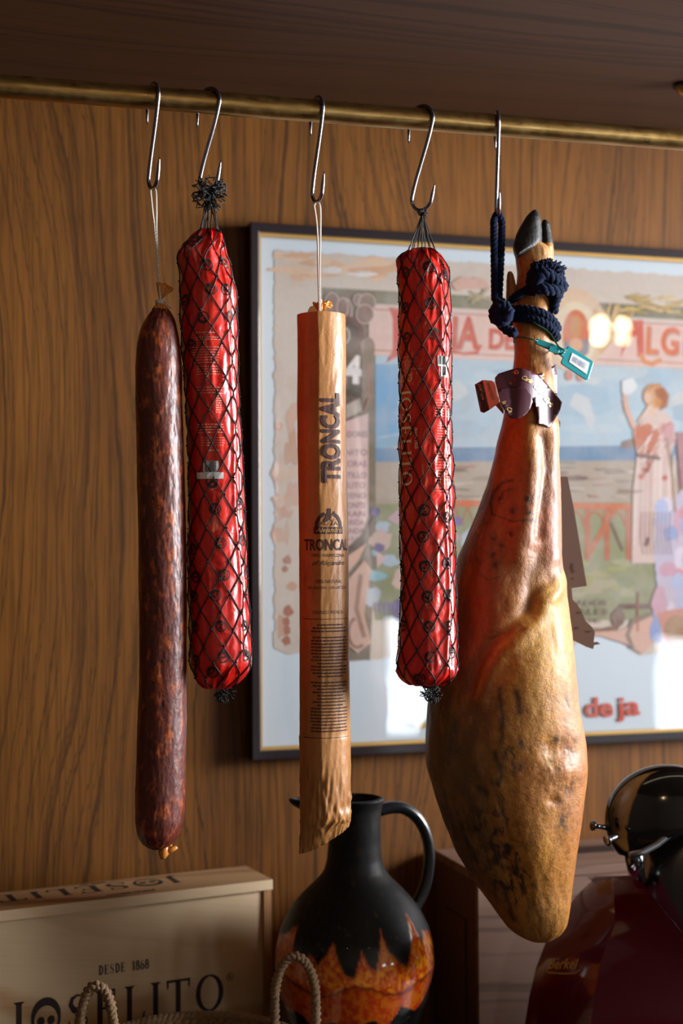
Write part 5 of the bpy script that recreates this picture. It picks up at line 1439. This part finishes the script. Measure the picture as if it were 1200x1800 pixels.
def bj(mask, rgb):
    global colj
    m_ = np.clip(mask, 0, 1)[..., None]; colj = colj * (1 - m_) + L3(rgb) * m_
bj(sstep(.25, .6, nk) * sstep(1500, 1560, PYj) * .5, (84, 70, 34)); bj(sstep(.3, .7, nk + nj) * sstep(1560, 1500, PYj) * .3, (90, 44, 26))
inside = sstep(-5, 7, PYj - top) * sstep(4, -3, PYj - bot)
bj(inside, (204, 84, 18)); bj(inside * sstep(-.15, .3, nk) * .85, (236, 150, 28)); bj(inside * sstep(0, .5, -nk) * .8, (160, 40, 12))
midl = 1703 + 10 * np.sin(JX / 21) + 5 * nj
bj(inside * sstep(-4, 6, PYj - midl) * .6, (168, 44, 14)); bj(inside * np.exp(-((PYj - midl) / 3.5) ** 2) * .8, (92, 20, 12))
bj(inside * np.exp(-((PYj - top - 3) / 5) ** 2) * .5, (150, 60, 16))
t = NT('jug_glaze'); co = t.coord(); c = t.attr('Col', 'Color')
gl_ = t.attr('gloss', 'Fac')
t.set(color=c, spec=.3, rough=t.math('SUBTRACT', .52, t.math('MULTIPLY', gl_, .40)), coat=t.math('MULTIPLY', gl_, .8), coatr=.06)
t.bump(t.noise(co, 120, 3), .12, .0006)
jug = empty('glazed_jug', P(623, 1924, YJ), 'black ceramic jug with orange flame glaze between the two wooden boxes', 'jug')
jb = BJ.mesh('jug_body', t.m, jug, caps=False, col=colj, attrs={'gloss': np.clip(inside + sstep(1620, 1660, PYj) * .6, 0, 1)})
md = jb.modifiers.new('wall', 'SOLIDIFY'); md.thickness = .005; md.offset = -1
hp = [(664, 1424), (690, 1419), (712, 1422), (733, 1438), (748, 1465), (754, 1500), (751, 1540), (742, 1570), (728, 1596), (716, 1606)]
m = MB(); pth = [P(x_, y_, YJ - .0) for x_, y_ in hp]
sm = []
for i in range(len(pth) - 1):
    p0, p1, p2, p3 = pth[max(i - 1, 0)], pth[i], pth[i + 1], pth[min(i + 2, len(pth) - 1)]
    for q_ in range(5):
        u = q_ / 5; sm.append(0.5 * ((2 * p1) + (p2 - p0) * u + (2 * p0 - 5 * p1 + 4 * p2 - p3) * u * u + (3 * p1 - p0 - 3 * p2 + p3) * u ** 3))
sm.append(pth[-1]); m.tube(sm, [.0085 - .0012 * math.sin(PI * i / (len(sm) - 1)) for i in range(len(sm))], 20)
m.build('jug_handle', simple('black_glaze', (16, 20, 24), .3, coat=.5), jug)
jc = BJ.G[-1].mean(0); MB().lathe([(.03, .004), (.0440, .002), (.0455, .0), (.0440, Z_CT - jc[2])], 40, jc).build('jug_foot', M_CORD, jug)

# ------------------------------------------------------------------ braided basket
t = NT('dry_rush'); co = t.coord(); n1 = t.noise(co, 240, 3); n2 = t.noise(co, 30, 3)
t.set(color=t.mix(n1, lin((82, 60, 40)), lin((158, 126, 90))), rough=.75); t.bump(n1, .7, .0012)
M_RUSH = t.m
bc = P(345, 1900, -.325); bc.z = Z_CT; ZRm = .974
bk_ = empty('rush_basket', bc, 'round braided rush basket with two hoop handles in front of the pale pine box', 'basket')
m = MB(); Rb = .122
rows_b = 7
for k in range(rows_b):
    z_ = Z_CT + .008 + k * (ZRm - Z_CT - .008) / (rows_b - 1); rr_b = Rb - .018 * (1 - k / (rows_b - 1)) ** 1.5
    ring = [bc + Vector((rr_b * math.cos(a), rr_b * math.sin(a), z_ - Z_CT)) for a in np.linspace(0, 2 * PI, 60)]
    twisted(m, ring, .0088, 3, 30 if k % 2 else -30, k=6)
m.build('basket_wall', M_RUSH, bk_)
m = MB(); ring = [bc + Vector((Rb * math.cos(a), Rb * math.sin(a), ZRm - Z_CT + .006)) for a in np.linspace(0, 2 * PI, 60)]
twisted(m, ring, .0075, 3, -45, k=6); m.build('rim_braid', M_RUSH, bk_)
MB().lathe([(.0, .002), (.1, .002), (.1, .007), (.0, .007)], 40, bc).build('basket_base', M_RUSH, bk_)
def hoop(cx, top_py, w_, yy):
    c_ = P(cx, 1800, yy); tp = P(cx, top_py, yy).z - .006; zb3 = ZRm - .01; m = MB(); hw_ = w_ * depth_of(c_) / F_PX / 2 - .004
    pts = [Vector((c_.x, yy, 0)) + Vector((-RIGHT.x * hw_, -RIGHT.y * hw_, zb3))]
    hh = tp - zb3
    for i in range(15):
        a = PI - PI * i / 14; pts.append(Vector((c_.x, yy, zb3 + hh * .52)) + Vector((RIGHT.x, RIGHT.y, 0)) * (hw_ * math.cos(a)) + Vector((0, 0, hh * .48 * math.sin(a))))
    pts.append(Vector((c_.x, yy, 0)) + Vector((RIGHT.x * hw_, RIGHT.y * hw_, zb3)))
    twisted(m, pts, .0066, 2, 90, k=7); m.build('hoop_handle', M_RUSH, bk_)
hoop(170, 1722, 72, -.345); hoop(519, 1672, 84, -.305)

# ------------------------------------------------------------------ slicer
t = NT('maroon_enamel'); co = t.coord(); t.set(color=lin((98, 14, 34)), rough=.16, coat=1.0, coatr=.05)
t.bump(t.noise(co, 14, 2), .12, .004)
M_ENAM = t.m
M_BLK = simple('black_enamel', (8, 10, 12), .12, coat=1.0, coatr=.05)
M_ALU = simple('cast_aluminium', (120, 122, 126), .4, .9)
sl_ = empty('meat_slicer', P(1080, 1900, -.33), 'maroon enamelled meat slicer with black blade cover, lower right behind the ham', 'slicer')
lev = [(1539, 1052, 1076, 1112), (1548, 1040, 1077, 1122), (1575, 1012, 1079, 1146), (1600, 993, 1080, 1166), (1626, 978, 1080, 1188), (1660, 957, 1066, 1216), (1700, 942, 1053, 1250), (1750, 930, 1044, 1280), (1800, 922, 1038, 1300), (1900, 914, 1034, 1330), (1960, 914, 1034, 1330)]
YA, YBs = -.225, -.315
ring_ = []
for (py_, a_, b_2, c_2) in lev:
    A_ = P(a_, py_, YA); B_ = P(b_2, py_, YBs); C_ = P(c_2, py_, YBs - .075)
    z_ = max(Z_CT, B_.z); A_.z = max(Z_CT, A_.z); B_.z = z_; C_.z = max(Z_CT, C_.z)
    D_ = Vector((C_.x + .02, YA + .0, A_.z)); ring_.append([A_, B_, C_, D_])
m = MB(); V = [p for r_3 in ring_ for p in r_3]; Fc = []
for i in range(len(ring_) - 1):
    for k in range(4):
        k2 = (k + 1) % 4; Fc.append((i * 4 + k, (i + 1) * 4 + k, (i + 1) * 4 + k2, i * 4 + k2))
Fc += [(0, 1, 2, 3), tuple((len(ring_) - 1) * 4 + k for k in (3, 2, 1, 0))]
m.add(V, Fc); ob = m.build('slicer_body', M_ENAM, sl_, False)
md = ob.modifiers.new('bev', 'BEVEL'); md.width = .006; md.segments = 3; md.limit_method = 'ANGLE'; md.angle_limit = math.radians(25)
for pl in ob.data.polygons: pl.use_smooth = True
# script badge on the shaded face
def on_left(px, py):
    k0 = max(i for i in range(len(lev) - 1) if lev[i][0] <= py); u = (py - lev[k0][0]) / (lev[k0 + 1][0] - lev[k0][0])
    A_ = ring_[k0][0].lerp(ring_[k0 + 1][0], u); B_ = ring_[k0][1].lerp(ring_[k0 + 1][1], u)
    ap = lev[k0][1] + (lev[k0 + 1][1] - lev[k0][1]) * u; bp_ = lev[k0][2] + (lev[k0 + 1][2] - lev[k0][2]) * u
    n_ = (B_ - A_).cross(Vector((0, 0, 1))).normalized()
    if n_.y > 0: n_ = -n_
    return A_.lerp(B_, (px - ap) / (bp_ - ap)) + n_ * .0022
g_ = join2d([text2d('Berkel', 25, .012, .4, .78), ribbon2d([(2, -7), (30, -9), (50, -8), (58, -2)], 2.2), ribbon2d([(2, -7), (-2, -2), (4, 3)], 1.6)])
printing('gold_script', g_, lambda a, b_: on_left(964 + a, 1702 - b_), simple('badge_gold', (214, 174, 104), .5, .3), sl_)
# blade disc and cover
cb = P(1290, 1562, -.345); nb = (CAM - cb).normalized(); Rbl = 176 * depth_of(cb) / F_PX
def disc_lathe(prof, m_, name, o=cb, ax=nb): return MB().lathe(prof, 72, o, ax).build(name, m_, sl_)
disc_lathe([(0.001, .004), (Rbl * .6, .004), (Rbl * .9, .002), (Rbl * .985, -.001), (Rbl * .985, -.004), (0.001, -.004)], M_BLK, 'blade')
disc_lathe([(Rbl * .985, .0015), (Rbl * 1.0, .003), (Rbl * 1.03, .002), (Rbl * 1.04, -.006), (Rbl * .985, -.006)], M_ALU, 'blade_guard')
# cover: oblate dome
cc = P(1176, 1445, -.39); Rr2 = Vector((-(-(CAM - cc).normalized().y), 0, 0))
rxx = 112 * depth_of(cc) / F_PX
V = []; n1_, n2_ = 40, 60
fwd_c = Vector((CAM.x - cc.x, CAM.y - cc.y, 0)).normalized(); rt_c = Vector((-fwd_c.y, fwd_c.x, 0))
for i in range(n1_ + 1):
    ph = PI * i / n1_
    for k in range(n2_):
        a = 2 * PI * k / n2_
        x_, y_, z_ = math.sin(ph) * math.cos(a), math.sin(ph) * math.sin(a), math.cos(ph)
        # turned dome, flattened below along the blade edge
        sh = (z_ * rxx * .90)
        low = -rxx * (.52 - .65 * max(0, x_ + .55))
        sh = max(sh, low) + (.08 * (sh - low) if sh < low else 0)
        V.append(cc + rt_c * (x_ * rxx) + fwd_c * (y_ * .030) + Vector((0, 0, sh)))
Fc = [(i * n2_ + k, (i + 1) * n2_ + k, (i + 1) * n2_ + (k + 1) % n2_, i * n2_ + (k + 1) % n2_) for i in range(n1_) for k in range(n2_)]
m = MB(); m.add(V, Fc); ob = m.build('blade_cover', M_BLK, sl_)
pts = [P(x_, y_, -.41) for x_, y_ in ((1106, 1503), (1130, 1498), (1155, 1484), (1178, 1465), (1200, 1447), (1225, 1432))]
MB().tube(pts, .0042, 10).build('cover_trim', M_ALU, sl_)
m = MB(); q0 = P(1112, 1500, -.36); q1 = P(1120, 1545, -.33)
m.tube([q0, q1], .011, 12); m.build('arm', M_BLK, sl_)
m = MB(); k0 = P(1040, 1451, -.375); axk = (P(1066, 1455, -.375) - k0).normalized()
m.lathe([(.004, -.001), (.0062, .0), (.0062, .0025), (.0035, .005), (.0028, .012), (.0040, .022)], 24, k0, axk); m.build('control_knob', M_BLK, sl_)
m = MB(); k0 = P(1066, 1478, -.40); axk = (P(1086, 1469, -.395) - k0).normalized()
m.lathe([(.003, -.001), (.0065, .0), (.0062, .002), (.0042, .006), (.0034, .014), (.0034, .018)], 24, k0, axk); m.build('steel_knob', M_STEEL, sl_)
